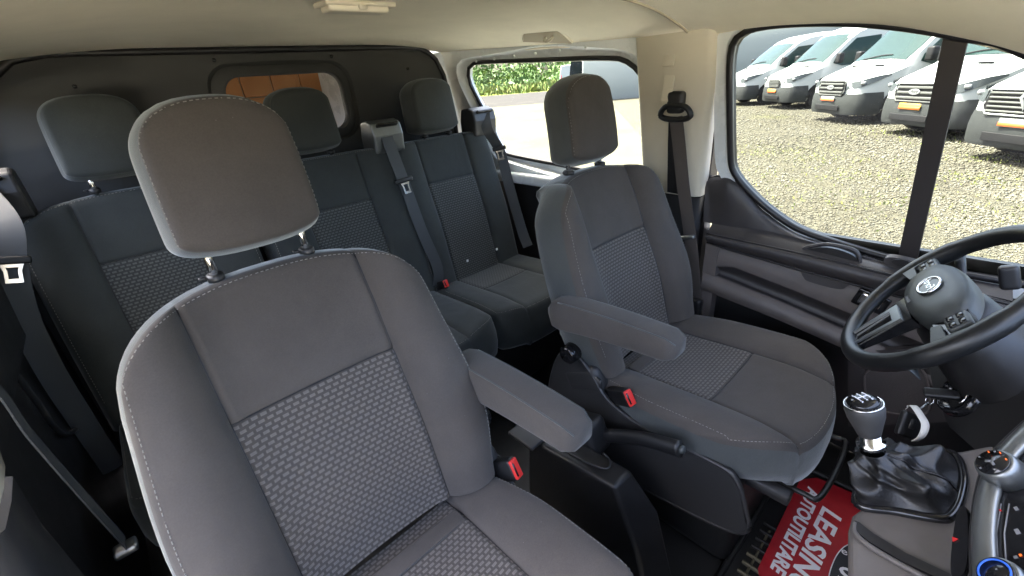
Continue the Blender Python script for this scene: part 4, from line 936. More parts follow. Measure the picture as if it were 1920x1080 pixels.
# trim strips: each line = photo points on a plane x
def line(pts, x, ys):
    P = sorted([(U(a, b, x=x)[1], U(a, b, x=x)[2]) for a, b in pts]); out = []
    for y in ys:
        if y <= P[0][0]: p, q = P[0], P[1]
        elif y >= P[-1][0]: p, q = P[-2], P[-1]
        else:
            for p, q in zip(P, P[1:]):
                if p[0] <= y <= q[0]: break
        out.append(Vector((x, y, p[1]+(q[1]-p[1])*(y-p[0])/(q[0]-p[0]))))
    return out
YS = np.linspace(-.035, -1.02, 44)
Lg = {'a': line([(1323, 416), (1440, 432), (1560, 462), (1690, 504)], .822, YS), 'b': line([(1340, 440), (1497, 472), (1613, 499), (1687, 517)], .787, YS),
      'c': line([(1340, 447), (1500, 488), (1660, 532)], .775, YS), 'd': line([(1340, 456), (1500, 502), (1660, 545)], .785, YS),
      'e': line([(1340, 462), (1500, 509), (1660, 552)], .812, YS), 'f': line([(1355, 500), (1373, 500), (1490, 545), (1607, 593)], .806, YS),
      'g': line([(1350, 512), (1470, 562), (1590, 614)], .838, YS), 'h': line([(1350, 523), (1465, 570), (1580, 621)], .800, YS),
      'i': line([(1352, 557), (1460, 600), (1573, 650)], .790, YS)}
def strip(name, ls, mat, par=door, extra=None):
    R_ = ls; V = [p for r_ in R_ for p in r_]; m = len(R_[0])
    return mk(name, (V, [(i*m+j, i*m+j+1, (i+1)*m+j+1, (i+1)*m+j) for i in range(len(R_)-1) for j in range(m-1)]), mat, par)
mid_ = lambda l1, l2, t, dx=0, dz=0: [a.lerp(b, t)+Vector((dx, 0, dz)) for a, b in zip(l1, l2)]
strip('ledge', [mid_(Lg['a'], Lg['a'], 0, .0, .004), Lg['a'], mid_(Lg['a'], Lg['b'], .5, 0, .003), mid_(Lg['a'], Lg['b'], .92, 0, .001), Lg['b']], 'door_dark')
strip('arm_roll', [mid_(Lg['b'], Lg['b'], 0, .004, -.004), mid_(Lg['b'], Lg['c'], .3, -.004), Lg['c'], mid_(Lg['c'], Lg['d'], .6, -.002), Lg['d'], mid_(Lg['d'], Lg['e'], .5, .004), Lg['e']], 'door_dark')
mk('roll_groove', tube(mid_(Lg['b'], Lg['c'], .10, -.001), .0025, 6), 'seal_black', door)
mk('roll_groove', tube(mid_(Lg['d'], Lg['e'], .45, -.002), .0035, 6), 'seal_black', door)
strip('middle_panel', [Lg['e'], mid_(Lg['e'], Lg['f'], .15, -.004), mid_(Lg['e'], Lg['f'], .85, -.003), Lg['f']], 'door_brown')
strip('channel', [Lg['f'], mid_(Lg['f'], Lg['g'], .5, .012), Lg['g'], mid_(Lg['g'], Lg['h'], .6, .010), Lg['h']], 'door_dark')
strip('pocket_lip', [mid_(Lg['h'], Lg['h'], 0, .012, .002), Lg['h'], mid_(Lg['h'], Lg['i'], .5, -.004), Lg['i'], mid_(Lg['i'], Lg['i'], 0, .014, -.006)], 'door_brown')
strip('pocket_inside', [mid_(Lg['i'], Lg['i'], 0, .05, -.006), [Vector((.842, y, .05)) for y in YS]], 'black_plastic')
mk('end_panel', prism([(-.030, .70), (-.072, .70), (-.074, .22), (-.030, .06)], lambda p: (.800, p[0], p[1]-.02*0), .05, (1, 0, 0)), 'door_brown', door, smooth=False)
mk('door_core', rbox((.885, -.52, .37), (.02, 1.02, .70), 0, 1), 'black_plastic', door, smooth=False)
mk('outer_skin', rbox((.955, -.52, .22), (.03, 1.06, .88), 0, 1), 'white_paint', door, smooth=False)
# grab cup in the ledge, switch cup, catch, speaker
gc = [Vector(U(*p, x=.800)) for p in ((1500, 469), (1520, 462), (1550, 458), (1585, 464), (1606, 473), (1612, 490), (1608, 497))]
mk('pull_handle', tube(smooth_path(gc, 6), [.0055]*(len(gc)*6-5), 10), 'door_dark', door)
cv = smooth_path([Vector(U(*p, x=.800)) for p in ((1505, 472), (1550, 464), (1598, 478), (1604, 495), (1550, 486))], 5, True)
mk('handle_cavity', prism(cv, lambda p: Vector(p)+Vector((-.0035, 0, .001)), .012, (1, 0, 0)), 'seal_black', door, smooth=False)
swl = [Vector(U(*p, x=.812))+Vector((-.006, 0, 0)) for p in ((1658, 486), (1672, 481), (1712, 489), (1745, 500), (1738, 510), (1690, 502), (1664, 495))]
sw = mk('switch_cup', prism(smooth_path(swl, 5, True), lambda p: p, .012, (1, 0, .4)), 'door_dark', door, smooth=False)
mk('cup_hollow', prism(smooth_path([Vector(U(*p, x=.805))+Vector((-.006, 0, 0)) for p in ((1672, 488), (1690, 485), (1712, 493), (1706, 499), (1684, 497))], 4, True), lambda p: p, .003, (1, 0, 0)), 'seal_black', sw, smooth=False)
for p in ((1722, 497), (1734, 501)): mk('window_switch', rbox(Vector(U(*p, x=.798)), (.012, .010, .010), .003), 'gloss_black', sw)
gl = [Vector(U(*p, x=.800)) for p in ((1502, 505), (1515, 505), (1590, 526), (1586, 538), (1570, 541), (1520, 528), (1508, 520))]
mk('grip_recess', prism(smooth_path(gl, 4, True), lambda p: p+Vector((-.004, 0, 0)), .010, (1, 0, 0)), 'door_dark', door, smooth=False)
hc = Vector(U(1632, 566, x=.80)); hd = mk('latch_handle', rbox(hc+Vector((-.004, 0, .004)), (.014, .050, .036), .008, 3, Matrix.Rotation(rad(14), 3, 'X')), 'chrome', door)
mk('latch_bezel', rbox(hc+Vector((.004, 0, 0)), (.008, .075, .050), .004, 2, Matrix.Rotation(rad(14), 3, 'X')), 'gloss_black', hd)
spl = [Vector(U(*p, x=.79)) for p in ((1622, 712), (1632, 692), (1700, 676), (1735, 700), (1744, 755), (1728, 775), (1660, 770), (1630, 752))]
spo = smooth_path(spl, 6, True)
sp_ = mk('speaker_panel', prism([Vector(p) for p in (U(1590, 660, x=.795), U(1780, 650, x=.795), U(1800, 790, x=.795), U(1590, 800, x=.795))], lambda p: p, .02, (1, 0, 0)), 'door_dark', door, smooth=False)
add_grain(base_mat('speaker_mesh', (0.052, 0.044, 0.042), 0.6), 500, 1.0, 0.002)
mk('speaker_grille', prism(spo, lambda p: p+Vector((-.006, 0, 0)), .010, (1, 0, 0)), 'speaker_mesh', sp_, smooth=False); mk('grille_rim', tube([p+Vector((-.006, 0, 0)) for p in spo], .003, 6, True), 'door_brown', sp_)

# ================================================================== STEERING WHEEL
wc = Vector((.452, -.612, .772)); ph, yw = rad(40), rad(-15)
wn = Vector((math.sin(yw)*math.cos(ph), math.cos(yw)*math.cos(ph), math.sin(ph))); wa = Vector((math.cos(yw), -math.sin(yw), 0)); wb = wn.cross(wa)   # wb: up in the wheel plane
if wb.z < 0: wb = -wb
sw_ = thing('steering_wheel', 'black leather steering wheel with silver spoke trim and round badge', 'steering wheel', tuple(wc))
WP = lambda a, b, n=0: wc+wa*a+wb*b+wn*n
Rw = .166
rim = [WP(Rw*math.cos(t), Rw*math.sin(t), .0) for t in np.linspace(0, 2*math.pi, 73)[:-1]]
rr = [.0155+.0022*(abs(math.sin(t)) < .35)+.001*math.sin(t*2) for t in np.linspace(0, 2*math.pi, 73)[:-1]]
mk('rim', tube(rim, rr, 16, True, up=tuple(wn)), 'wheel_leather', sw_)
hubp = smooth_path([(-.098, .030, 0), (-.060, .058, 0), (0, .068, 0), (.060, .058, 0), (.098, .030, 0), (.094, -.018, 0), (.058, -.050, 0), (0, -.062, 0), (-.058, -.050, 0), (-.094, -.018, 0)], 6, True)
def hubring(s, n): return [WP(p.x*s*1.02+.008, p.y*s*.76, n) for p in hubp]
Vh, Fh = rings([hubring(1.0, -.020), hubring(1.03, .000), hubring(1.0, .010), hubring(.92, .018), hubring(.6, .0225), hubring(.2, .0235)]); m_ = len(hubp); Fh.append(tuple(5*m_+i for i in range(m_)))
hub = mk('hub', (Vh, Fh), 'hub_plastic', sw_)
em = mk('badge', tube([WP(.010+.026*math.cos(t), .004+.0185*math.sin(t), .0265) for t in np.linspace(0, 2*math.pi, 33)[:-1]], .0026, 8, True, up=tuple(wn)), 'chrome', hub)
mk('badge_disc', prism([(.0245*math.cos(t), .004+.017*math.sin(t)) for t in np.linspace(0, 2*math.pi, 25)[:-1]], lambda p: WP(p[0]+.010, p[1], .0232), .003, tuple(wn)), 'gloss_black', hub, smooth=False)
text('badge_script', 'Ford', .019, 'chrome', hub, WP(.010, .0045, .0268), tuple(wa), tuple(wb), .0004, .25)
text('airbag_mark', 'AIRBAG', .0085, 'icon_grey', hub, WP(.010, -.036, .0222), tuple(wa), tuple(wb), .0003)
for s in (-1, 1):
    sp = mk('spoke', rings([[WP(s*x, y, n) for x, y, n in ((.085, .030, .006), (.085, -.022, .006), (.085, -.022, -.012), (.085, .030, -.012))], [WP(s*x, y, n) for x, y, n in ((.158, .026, .004), (.158, -.028, .004), (.158, -.028, -.010), (.158, .026, -.010))]]), 'gloss_black', sw_, smooth=False)
    mk('spoke_trim', prism([(.105, -.024), (.160, -.034), (.164, -.022), (.164, .016), (.152, .022), (.148, -.010), (.112, -.010)], lambda p: WP(s*p[0], p[1], .0075), .005, tuple(wn)), 'hub_plastic', sp, smooth=False)
    mk('button_pad', rbox(WP(s*.120, .012, .008), (.040, .034, .012), .005, 3, Matrix((wa, wb, wn)).transposed()), 'hub_plastic', sp)
    for bx, by in ((-.010, .007), (.010, .007), (-.010, -.007), (.010, -.007)): mk('button', rbox(WP(s*.120+bx, .012+by, .0145), (.014, .010, .003), .001, 1, Matrix((wa, wb, wn)).transposed()), 'gloss_black', sp)
mk('lower_spoke', rings([[WP(x, -.045, n) for x, n in ((-.045, .012), (.045, .012), (.045, -.010), (-.045, -.010))], [WP(x, -.160, n) for x, n in ((-.030, .002), (.030, .002), (.030, -.008), (-.030, -.008))]]), 'gloss_black', sw_, smooth=False)
mk('lower_spoke_trim', prism([(-.030, -.060), (.030, -.060), (.024, -.150), (.018, -.150), (.020, -.075), (-.020, -.075), (-.018, -.150), (-.024, -.150)], lambda p: WP(p[0], p[1], .010+.06*(p[1]+.06)), .004, tuple(wn)), 'satin_silver', sw_, smooth=False)

# ================================================================== DASHBOARD (column shroud, lower cover, centre stack, console)
dash = thing('dashboard', 'dark dashboard with centre stack, ignition and grey console', 'dashboard', (.1, -.8, 0))
col = [];
for k_, (n_, r1, r2, dy_) in enumerate(((-.022, .050, .042, 0), (-.040, .066, .056, -.004), (-.08, .072, .062, -.008), (-.14, .080, .070, -.012), (-.24, .09, .08, -.02))):
    col.append([WP(r1*math.cos(t)*1.15, r2*math.sin(t)*(1 if math.sin(t) > 0 else 1.1)+dy_, n_) for t in np.linspace(0, 2*math.pi, 29)[:-1]])
Vc, Fc = rings(col); Fc.append(tuple(range(28)))
mk('column_shroud', (Vc, Fc), 'dash_dark', dash)
mk('shroud_inlay', rbox(WP(-.075, -.098, -.055), (.05, .03, .004), .002, 1, Matrix((wa, wn, wb)).transposed()), 'hub_plastic', dash)
stp = [WP(.10, .03, -.04), WP(.17, .05, -.03), WP(.205, .06, -.02)]
stk = mk('indicator_stalk', tube(stp, [.008, .009, .010], 10), 'dark_plastic', dash)
mk('stalk_tip', rbox(Vector(U(1893, 520, x=.655)), (.022, .030, .050), .009, 4, Matrix.Rotation(rad(-20), 3, 'X')), 'dark_plastic', stk)
# body of the dashboard: across the cabin ahead of the wheel
bodyprof = [(-.86, .30), (-.80, .42), (-.775, .56), (-.80, .70), (-.90, .80), (-1.10, .86), (-1.35, .86), (-1.35, .02), (-.98, .02), (-.95, .25)]
Vd = [(x, y, z) for x in (-.80, .80) for y, z in bodyprof]; nb_ = len(bodyprof)
dbody = mk('body', (Vd, [tuple(range(nb_)), tuple(range(2*nb_-1, nb_-1, -1))]+[(i, (i+1) % nb_, (i+1) % nb_+nb_, i+nb_) for i in range(nb_)]), 'dash_dark', dash, smooth=False)
bm_ = dbody.modifiers.new('bevel', 'BEVEL'); bm_.width = .02; bm_.segments = 4
# lower cover round the ignition, facing the driver
DP, DN = np.array((.43, -.692, .60)), np.array((-.42, .80, .42)); D = lambda a, b, o=0.0: Vector(UP(a, b, DP, DN))+Vector(DN/np.linalg.norm(DN))*o; DNn = Vector(DN/np.linalg.norm(DN))
mk('lower_cover', prism([D(1742, 690), D(1800, 668), D(1935, 650), D(1960, 760), D(1960, 860), D(1850, 862), D(1780, 800), D(1752, 740)], lambda p: p, .05, tuple(-DNn)), 'dash_dark', dash, smooth=False)
ic = D(1803, 745, .004); Rm = DNn.to_track_quat('Z', 'Y').to_matrix()
def ringat(c, r, n=24, o=0.0): return [c+Rm @ Vector((r*math.cos(t), r*math.sin(t), o)) for t in np.linspace(0, 2*math.pi, n+1)[:-1]]
ig = mk('ignition_bezel', (lambda a: (a[0], a[1]))(rings([ringat(ic, .040, 28, -.004), ringat(ic, .037, 28, .008), ringat(ic, .028, 28, .010), ringat(ic, .024, 28, -.004), ringat(ic, .004, 28, -.006)])), 'gloss_black', dash)
mk('ignition_arc', tube([ic+Rm @ Vector((.020*math.cos(t), .020*math.sin(t), .006)) for t in np.linspace(-.3, 1.9, 14)], .0022, 8), 'chrome', ig)
kb = D(1893, 690, .0); mk('light_switch', tube([kb-DNn*.005, kb+DNn*.02, kb+DNn*.026], [.024, .022, .017], 20), 'silver_trim', dash); mk('switch_bezel', tube([kb-DNn*.004, kb+DNn*.004], [.034, .033], 24), 'black_plastic', dash)
# console top: surface tilted up towards the windscreen
KP, KN = np.array((.18, -.655, .545)), np.array((-.10, .30, .95)); KNn = Vector(KN/np.linalg.norm(KN)); K = lambda a, b, o=0.0: Vector(UP(a, b, KP, KN))+KNn*o
con = mk('console', prism([K(*p) for p in ((1588, 1110), (1588, 990), (1596, 962), (1612, 950), (1660, 870), (1700, 850), (1800, 842), (1850, 832), (1930, 800), (1960, 1110))], lambda p: p, .09, tuple(-KNn)), 'console_grey', dash, smooth=False)
bvv = con.modifiers.new('bevel', 'BEVEL'); bvv.width = .012; bvv.segments = 4
gp = [K(*p, .0005) for p in ((1604, 982), (1612, 988), (1650, 1020), (1720, 1058), (1800, 1100))]
mk('console_slot', prism([K(*p, .0015) for p in ((1603, 980), (1612, 984), (1640, 1006), (1700, 1042), (1800, 1090), (1780, 1098), (1690, 1056), (1630, 1020), (1606, 1000))], lambda p: p, .004, tuple(KNn)), 'seal_black', con, smooth=False)
mk('slot_lip', tube(smooth_path([K(*p, .003) for p in ((1603, 984), (1604, 1002), (1630, 1026), (1690, 1062), (1770, 1104))], 6), .004, 8), 'console_grey', con)
mk('console_foot', rbox((.12, -.80, .25), (.44, .30, .46), .03, 3), 'black_plastic', dash)
mk('kick_panel', rbox((.52, -.86, .34), (.55, .04, .50), .02, 2), 'door_dark', dash)
# centre stack face
SP, SN = np.array((.06, -.735, .665)), np.array((-.30, .72, .62)); SNn = Vector(SN/np.linalg.norm(SN)); Q = lambda a, b, o=0.0: Vector(UP(a, b, SP, SN))+SNn*o
stack = mk('centre_stack', prism([Q(*p) for p in ((1842, 1110), (1836, 1000), (1846, 930), (1872, 862), (1930, 800), (2010, 760), (2010, 1110))], lambda p: p, .06, tuple(-SNn)), 'gloss_black', dash, smooth=False)
tr = smooth_path([Q(*p, .004) for p in ((1856, 1112), (1850, 1040), (1850, 990), (1858, 930), (1880, 872), (1935, 812), (1990, 775))], 7)
mk('silver_surround', sweep(tr, [(.0125*math.cos(t), .007*math.sin(t)) for t in np.linspace(0, 2*math.pi, 13)[:-1]], up=tuple(SNn)), 'silver_trim', stack)
tr2 = smooth_path([Q(*p, .001) for p in ((1834, 1112), (1830, 1040), (1832, 985), (1840, 925), (1862, 862), (1930, 795))], 7)
mk('surround_edge', sweep(tr2, [(.006*math.cos(t), .006*math.sin(t)) for t in np.linspace(0, 2*math.pi, 9)[:-1]], up=tuple(SNn)), 'dark_plastic', stack)
hz = mk('hazard_panel', prism(smooth_path([Q(*p, -.002) for p in ((1800, 962), (1815, 955), (1820, 1000), (1817, 1060), (1806, 1084), (1788, 1080), (1790, 1020))], 5, True), lambda p: p, .006, tuple(SNn)), 'gloss_black', stack, smooth=False)
mk('hazard_triangle', prism([Q(*p, .005) for p in ((1792, 1012), (1803, 1016), (1793, 1021))], lambda p: p, .001, tuple(SNn)), 'icon_red', hz, smooth=False)
Rs = SNn.to_track_quat('Z', 'Y').to_matrix()
def dial(px, py, r, glow):
    c = Q(px, py, 0); kn = mk('dial', tube([c, c+SNn*.020, c+SNn*.026, c+SNn*.0265], [r, r*.97, r*.90, r*.80], 32), 'silver_trim', stack)
    mk('dial_face', tube([c+SNn*.0262, c+SNn*.0285], [r*.80, r*.78], 28), 'gloss_black', kn)
    ring = [c+SNn*.0292+Rs @ Vector((r*.66*math.cos(t), r*.66*math.sin(t), 0)) for t in np.linspace(0, 2*math.pi, 31)[:-1]]
    if glow == 'blue_glow': mk('dial_glow', tube(ring, .0011, 6, True, up=tuple(SNn)), glow, kn)
    else:
        for q in (3, 5, 7): mk('dial_mark', rbox(ring[q*2], (.0026, .0013, .001), 0, 1, Rs), glow, kn)
        for q in (12, 18, 24): mk('dial_mark', rbox(ring[q], (.002, .002, .001), 0, 1, Rs), 'icon_grey', kn)
        for a_ in range(3): mk('fan_icon', rbox(c+SNn*.0292+Rs @ Vector((.0035*math.cos(a_*2.09), .0035*math.sin(a_*2.09), 0)), (.006, .003, .001), 0, 1, Rs @ Matrix.Rotation(a_*2.09, 3, 'Z')), 'icon_grey', kn)
dial(1893, 893, .0225, 'orange_glow'); dial(1904, 1106, .022, 'blue_glow')
for (x, y, c_, w_, h_) in ((1907, 955, 'icon_grey', .008, .006), (1909, 998, 'icon_grey', .011, .007), (1915, 1042, 'orange_glow', .004, .004), (1906, 1046, 'icon_grey', .005, .006), (1879, 1062, 'icon_red', .005, .003), (1877, 958, 'icon_red', .004, .003)):
    mk('button_icon', rbox(Q(x, y, .0012), (w_*.6, h_*.6, .001), 0, 1, Rs), c_, stack, smooth=False)
for x in (1872, 1887): mk('button_gap', tube([Q(x+6, 945, .0008), Q(x-3, 1000, .0008), Q(x, 1050, .0008)], .0008, 6), 'icon_grey', stack)

# ================================================================== GEAR LEVER, KEY
gear = thing('gear_lever', 'black ball-topped gear lever in a creased leather boot', 'gear lever', tuple(K(1700, 930)))
fr = [K(*p, .004) for p in ((1606, 945), (1640, 878), (1690, 852), (1745, 848), (1790, 858), (1806, 895), (1800, 940), (1784, 970), (1760, 976), (1680, 962))]
frs = smooth_path(fr, 6, True)
mk('boot_frame', tube(frs, .007, 8, True, up=tuple(KNn)), 'gloss_black', gear)
kc = Vector(U(1620, 762, x=.175)); sb = Vector(U(1636, 846, x=.178))
# boot: loft from the frame up to the lever, with folds
nB = 96; base = resample(frs, nB); cb = sum(base, Vector())/nB; Lr = []
a0 = min(range(nB), key=lambda i: (base[i]-K(1606, 945)).length)
nrm_up = (kc-sb).normalized()
tx = Vector((1, 0, 0)); tx = (tx-nrm_up*tx.dot(nrm_up)).normalized(); ty = nrm_up.cross(tx)
def ang(i): return math.atan2((base[i]-cb).dot(ty), (base[i]-cb).dot(tx))
for t in np.linspace(0, 1, 26):
    ring = []
    for i in range(nB):
        a = ang(i); top = sb+(tx*math.cos(a)+ty*math.sin(a))*.0168
        s = t**.8; p = base[i].lerp(top, s)
        out_ = (base[i]-cb).normalized()
        f_ = math.sin(math.pi*t); fold = .0075*f_*(1-abs(math.sin(2*a+2.2*t+.6))*2)+.0055*f_*(1-2*abs(math.sin(3.5*a-2.5*t)))+.006*f_*(1-2*abs(math.sin(t*5+1.6*math.sin(a*2+.5))))
        ring.append(p+out_*(.012*f_+fold)+KNn*(.018*math.sin(math.pi*t)*(1-t)+fold*.7))
    Lr.append(ring)
mk('boot', rings(Lr), 'leather', gear)
for s0_ in (12, 62): mk('boot_seam', tube([l[s0_]+(l[s0_]-cb).normalized()*.001 for l in Lr[1:-1]], .0016, 6), 'seal_black', gear)
d_ = nrm_up; L0 = sb-d_*.012
mk('lever_collar', tube([L0, L0+d_*.022, L0+d_*.023, L0+d_*.030, L0+d_*.031, L0+d_*.060], [.0165, .0155, .020, .020, .0145, .0150], 24), 'chrome', gear)
kprof = [(.046, .0160), (.054, .0180), (.066, .0215), (.080, .0255), (.093, .0272), (.103, .0255), (.109, .0205), (.112, .011), (.1128, .002)]
kb_ = L0; mk('knob', tube([kb_+d_*a for a, b in kprof], [b for a, b in kprof], 32), 'knob_leather', gear)
kt = kb_+d_*.1075; Rk = d_.to_track_quat('Z', 'Y').to_matrix()
cap = mk('knob_cap', tube([kb_+d_*.1035, kb_+d_*.1100, kb_+d_*.1140, kb_+d_*.1148], [.0250, .0205, .0115, .002], 28), 'gloss_black', gear)
mk('cap_ring', tube([kb_+d_*.1030+Rk @ Vector((.0257*math.cos(t), .0257*math.sin(t), 0)) for t in np.linspace(0, 2*math.pi, 37)[:-1]], .0014, 8, True, up=tuple(d_)), 'chrome', cap)
gx = (_r*1.0); gX = Vector(gx); gX = (gX-d_*gX.dot(d_)).normalized(); gY = d_.cross(gX); gc_ = kb_+d_*.1150
for dx in (-.008, 0, .008): mk('shift_line', rbox(gc_+gX*dx, (.0012, .013, .0012), 0, 1, Matrix((gX, gY, d_)).transposed()), 'white_ink', cap, smooth=False)
mk('shift_line', rbox(gc_, (.0172, .0012, .0013), 0, 1, Matrix((gX, gY, d_)).transposed()), 'white_ink', cap, smooth=False)
for k_, (dx, dy_) in enumerate(((-.008, .0095), (0, .0095), (.008, .0095), (-.008, -.0095), (0, -.0095), (.008, -.0095))):
    text('gear_number', ['1', '3', '5', '2', '4', '6'][k_], .0055, 'white_ink', cap, gc_+gX*dx+gY*dy_-d_*.001, tuple(gX), tuple(gY), .0010)
key = thing('car_key', 'black car key in the ignition with a second fob and white paper tag hanging', 'key', tuple(ic))
k1 = D(1776, 752, .030); kv = (k1-ic).normalized()
mk('key_head', rbox(ic.lerp(k1, .55)+DNn*.004, (.020, .052, .011), .005, 3, Matrix(((DNn.cross(kv)).normalized(), kv, (DNn.cross(kv)).normalized().cross(kv))).transposed()), 'black_plastic', key)
kr = D(1762, 760, .020); mk('key_ring', tube([kr+Vector(_r)*.008*math.cos(t)+Vector(_u)*.008*math.sin(t) for t in np.linspace(0, 2*math.pi, 21)[:-1]], .0012, 6, True, up=tuple(_f)), 'chrome', key)
fb = D(1736, 812, .030); mk('fob_link', tube([kr+Vector((0, 0, -.006)), D(1750, 780, .028)], .0018, 6), 'satin_silver', key)
Rf = Matrix((Vector(_r), Vector(_u), -Vector(_f))).transposed() @ Matrix.Rotation(rad(-18), 3, 'Z')
fob = mk('fob', rbox(fb, (.048, .050, .014), .012, 4, Rf), 'black_plastic', key); mk('fob_button', rbox(fb+Rf @ Vector((-.004, .004, .0072)), (.012, .020, .002), .001, 1, Rf), 'dark_plastic', fob)
tg = smooth_path([D(1738, 783, .040), D(1752, 780, .042), D(1768, 800, .042), D(1776, 818, .041), D(1768, 838, .040), D(1752, 846, .038)], 5)
mk('paper_tag', strap(tg, .013, tuple(_f), .0006) if False else strap(tg, .014, [tuple(Vector(_r)*.8+Vector(_u)*.6)]*3+[tuple(Vector(_r))]*(len(tg)-3), .0008), 'tag_paper', key)

# ================================================================== HANDBRAKE, BETWEEN-SEAT BOX
hb_ = thing('handbrake', 'black handbrake lever lying along the driver seat base', 'handbrake', (.125, -.1, .3))
h0, h1 = Vector(U(1120, 815, x=.125)), Vector(U(1276, 842, x=.135)); hm = h0.lerp(h1, .55)+Vector((0, 0, .012))
hp = smooth_path([h0+Vector((0, .04, -.012)), h0, hm, h1], 8); nh = len(hp)
mk('grip', tube(hp, [.019-.002*math.sin(math.pi*i/(nh-1)) for i in range(nh)], 16, sq=(.8, 1.1)), 'black_plastic', hb_)
hd_ = (h1-hm).normalized(); mk('release_button', tube([h1, h1+hd_*.008, h1+hd_*.010], [.010, .009, .006], 16), 'hub_plastic', hb_); mk('grip_ring', tube([h1-hd_*.014, h1-hd_*.002], [.0175, .015], 18, sq=(.85, 1.05)), 'dark_plastic', hb_)
mk('pivot_housing', rbox((.105, -.055, .335), (.075, .13, .095), .020, 4, Matrix.Rotation(rad(-20), 3, 'X')), 'black_plastic', hb_)
mk('housing_collar', tube(smooth_path([h0+Vector((-.02, -.008, .022)), h0+Vector((.018, -.008, .024)), h0+Vector((.024, -.012, -.024)), h0+Vector((-.020, -.012, -.026))], 4, True), .0035, 6, True), 'dark_plastic', hb_)
mk('cable_loop', tube(smooth_path([(.09, -.115, .305), (.085, -.125, .27), (.075, -.12, .255), (.07, -.10, .27)], 5), .0045, 8), 'satin_silver', hb_)
box = thing('floor_box', 'black plastic box with a stepped top standing between the front seats', 'storage box', (.0, -.15, 0))
xl, xr = .0, .07
A_b, B_b, E_b = Vector((xl, .045, .322)), Vector(U(1152, 914, x=xl)), Vector(U(1192, 1030, x=xl+.005))
C_b, G_b, D_b = Vector(U(1183, 881, x=xr)), Vector(U(1236, 958, x=xr+.012)), Vector((xr, .045, .335))
dn = lambda v, z=.02, dx=0, dy=0: Vector((v.x+dx, v.y+dy, z))
Vx = [A_b, B_b, C_b, D_b, E_b, G_b, dn(A_b, .02, -.02), dn(E_b, .02, -.02, -.07), dn(G_b, .02, 0, -.07), dn(D_b)]
Fx = [(0, 1, 2, 3), (1, 4, 5, 2), (0, 6, 7, 4, 1), (4, 7, 8, 5), (3, 2, 5, 8, 9), (0, 3, 9, 6)]
bxo = mk('shell', (Vx, Fx), 'black_plastic', box, smooth=True, angle=20); bv = bxo.modifiers.new('bevel', 'BEVEL'); bv.width = .009; bv.segments = 3
mk('moulded_line', tube(smooth_path([A_b.lerp(D_b, .45)+Vector((0, 0, .002)), A_b.lerp(B_b, .55)+Vector((.022, 0, .002)), B_b.lerp(C_b, .5)+Vector((-.006, .045, .002)), C_b+Vector((-.012, .050, .002)), C_b+Vector((-.004, .075, .002))], 6), .0025, 6), 'dark_plastic', bxo)
mk('lid', rbox(A_b.lerp(D_b, .5)+Vector((-.02, .0, .004)), (.09, .09, .012), .004, 3), 'dark_plastic', bxo)
# ================================================================== FLOOR MATS, PAPER
mat_ = thing('floor_mat', 'black ribbed rubber driver floor mat with raised edge', 'floor mat', (.45, -.62, 0))
mk('sheet', rbox((.42, -.66, .010), (.60, .50, .012), .004, 2), 'rubber', mat_)
add_grain(base_mat('mat_worn', (0.10, 0.088, 0.055), 0.7), 200, 0.3)
mk('edge_bead', tube([(p[0], p[1], .020) for p in rrect(.58, .48, .05, 6, .42, -.66)], .008, 8, True), 'rubber', mat_)
for i in range(9):
    mk('rib', rbox((.185+.030*i, -.500-.0*i, .0215), (.008, .11, .010), .003, 2), 'mat_worn' if i < 5 else 'rubber', mat_)
for y in (-.465, -.50, -.535): mk('rib', rbox((.28, y, .0205), (.26, .006, .009), .003, 2), 'mat_worn' if y > -.52 else 'rubber', mat_)
mk('worn_corner', tube(smooth_path([(.165, -.455, .024), (.150, -.47, .024), (.150, -.56, .024)], 5), .006, 8), 'mat_worn', mat_)
fm = thing('floor_mat', 'black ribbed floor covering in front of the passenger seat base', 'floor mat', (-.1, -.62, 0))
mk('sheet', rbox((-.10, -.58, .008), (.36, .50, .010), .004, 2), 'rubber', fm)
mk('worn_strip', rbox((.115, -.462, .016), (.010, .11, .010), .004, 2, Matrix.Rotation(rad(35), 3, 'Z')), 'mat_worn', fm)
ZP = .030
pz = lambda a, b, z=ZP: Vector(U(a, b, z=z))
pap = thing('paper_mat', 'red paper floor mat printed LEASING AUTOUTILITARE in white', 'paper mat', tuple(pz(1540, 1000)))
pol = [pz(*p) for p in ((1500, 900), (1532, 896), (1601, 926), (1600, 950), (1640, 960), (1640, 1120), (1430, 1120), (1421, 1066))]
pap_s = mk('sheet', prism(pol, lambda p: p, .0012, (0, 0, 1)), 'red_paper', pap, smooth=False)
e1_, e2_ = pz(1600, 955), pz(1450, 1075)
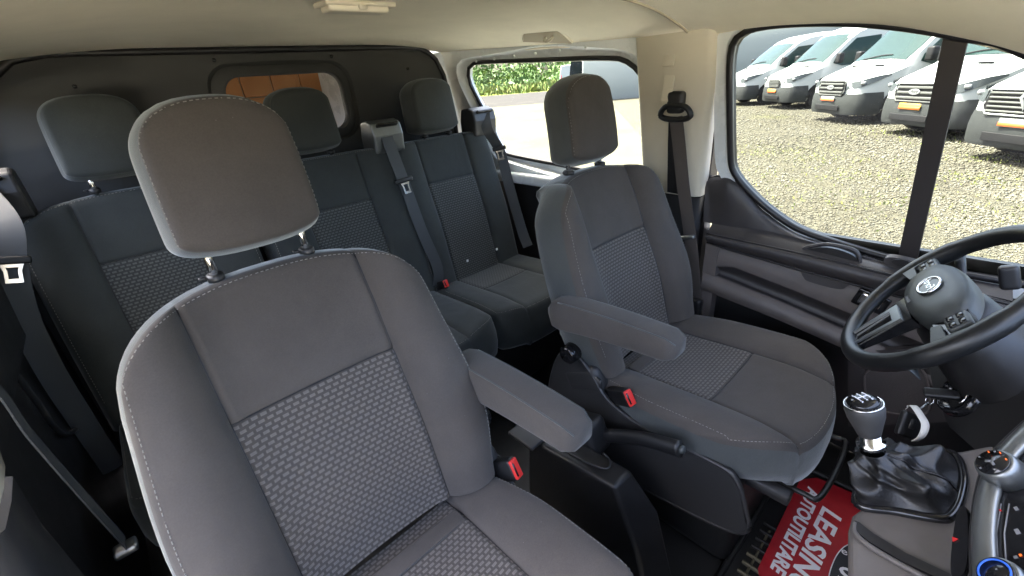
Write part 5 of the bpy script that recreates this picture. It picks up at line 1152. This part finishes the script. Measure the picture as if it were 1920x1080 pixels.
def along(p, q, s, size, z=ZP+.0016, xs=1.0, name='print', shear=.18):
    a, b = pz(*p, z), pz(*q, z); c = (a+b)/2; X = (b-a).normalized(); Y = Vector((0, 0, 1)).cross(X)
    o = text(name, s, size, 'white_ink', pap_s, c, tuple(X), tuple(Y), .0003, shear, .0017)
    w = max(v.co.dot(X) for v in o.data.vertices)-min(v.co.dot(X) for v in o.data.vertices); k_ = (b-a).length/w
    for v in o.data.vertices: d2 = (v.co-c).dot(X); v.co += X*d2*(k_-1)
    return o
along((1527, 916), (1455, 1074), 'AUTOUTILITARE', .046)
along((1560, 955), (1488, 1110), 'LEASING', .066)
bl = smooth_path([pz(*p, ZP+.002) for p in ((1595, 1020), (1574, 1034), (1560, 1060), (1553, 1090), (1556, 1120), (1640, 1120), (1640, 1015))], 4, True)
lg = mk('logo_patch', prism(bl, lambda p: p, .0006, (0, 0, 1)), 'black_ink', pap_s, smooth=False)
mk('logo_outline', tube(bl[:17], .0015, 5), 'white_ink', lg)
text('print', 'e', .03, 'white_ink', lg, pz(1583, 1034, ZP+.003), (.3, -1, 0), (1, .3, 0), .0003); text('print', 'S', .06, 'white_ink', lg, pz(1580, 1078, ZP+.003), (.3, -1, 0), (1, .3, 0), .0003, .2, .001)
# front bulkhead of the footwell and windscreen, cowl side (outside the frame, but they shape the light)
fw = mk('wall_front', rbox((0, -1.42, .40), (1.75, .04, .95), 0, 1), 'black_plastic', smooth=False); structure(fw, 'front bulkhead of the footwell below the windscreen')
ws = mk('windscreen', ([(-.74, -.80, 1.31), (.74, -.80, 1.31), (.84, -1.42, .88), (-.84, -1.42, .88)], [(0, 1, 2, 3)]), 'screen_glass', fw, smooth=False)

# the van's own bonnet, unseen, added to bounce sun up onto the ceiling
hbv = []
for y, z, w in ((-1.40, .885, .80), (-1.50, .86, .82), (-1.8, .79, .82), (-2.1, .69, .80), (-2.28, .58, .76), (-2.34, .40, .74), (-2.34, .0, .74)):
    hbv.append([(x*w, y-.03*(1-x*x), z+.03*(1-x*x)) for x in np.linspace(-1, 1, 13)])
mk('bonnet', ([p for r_ in hbv for p in r_], [(i*13+j, i*13+j+1, (i+1)*13+j+1, (i+1)*13+j) for i in range(6) for j in range(12)]), 'white_paint', fw)
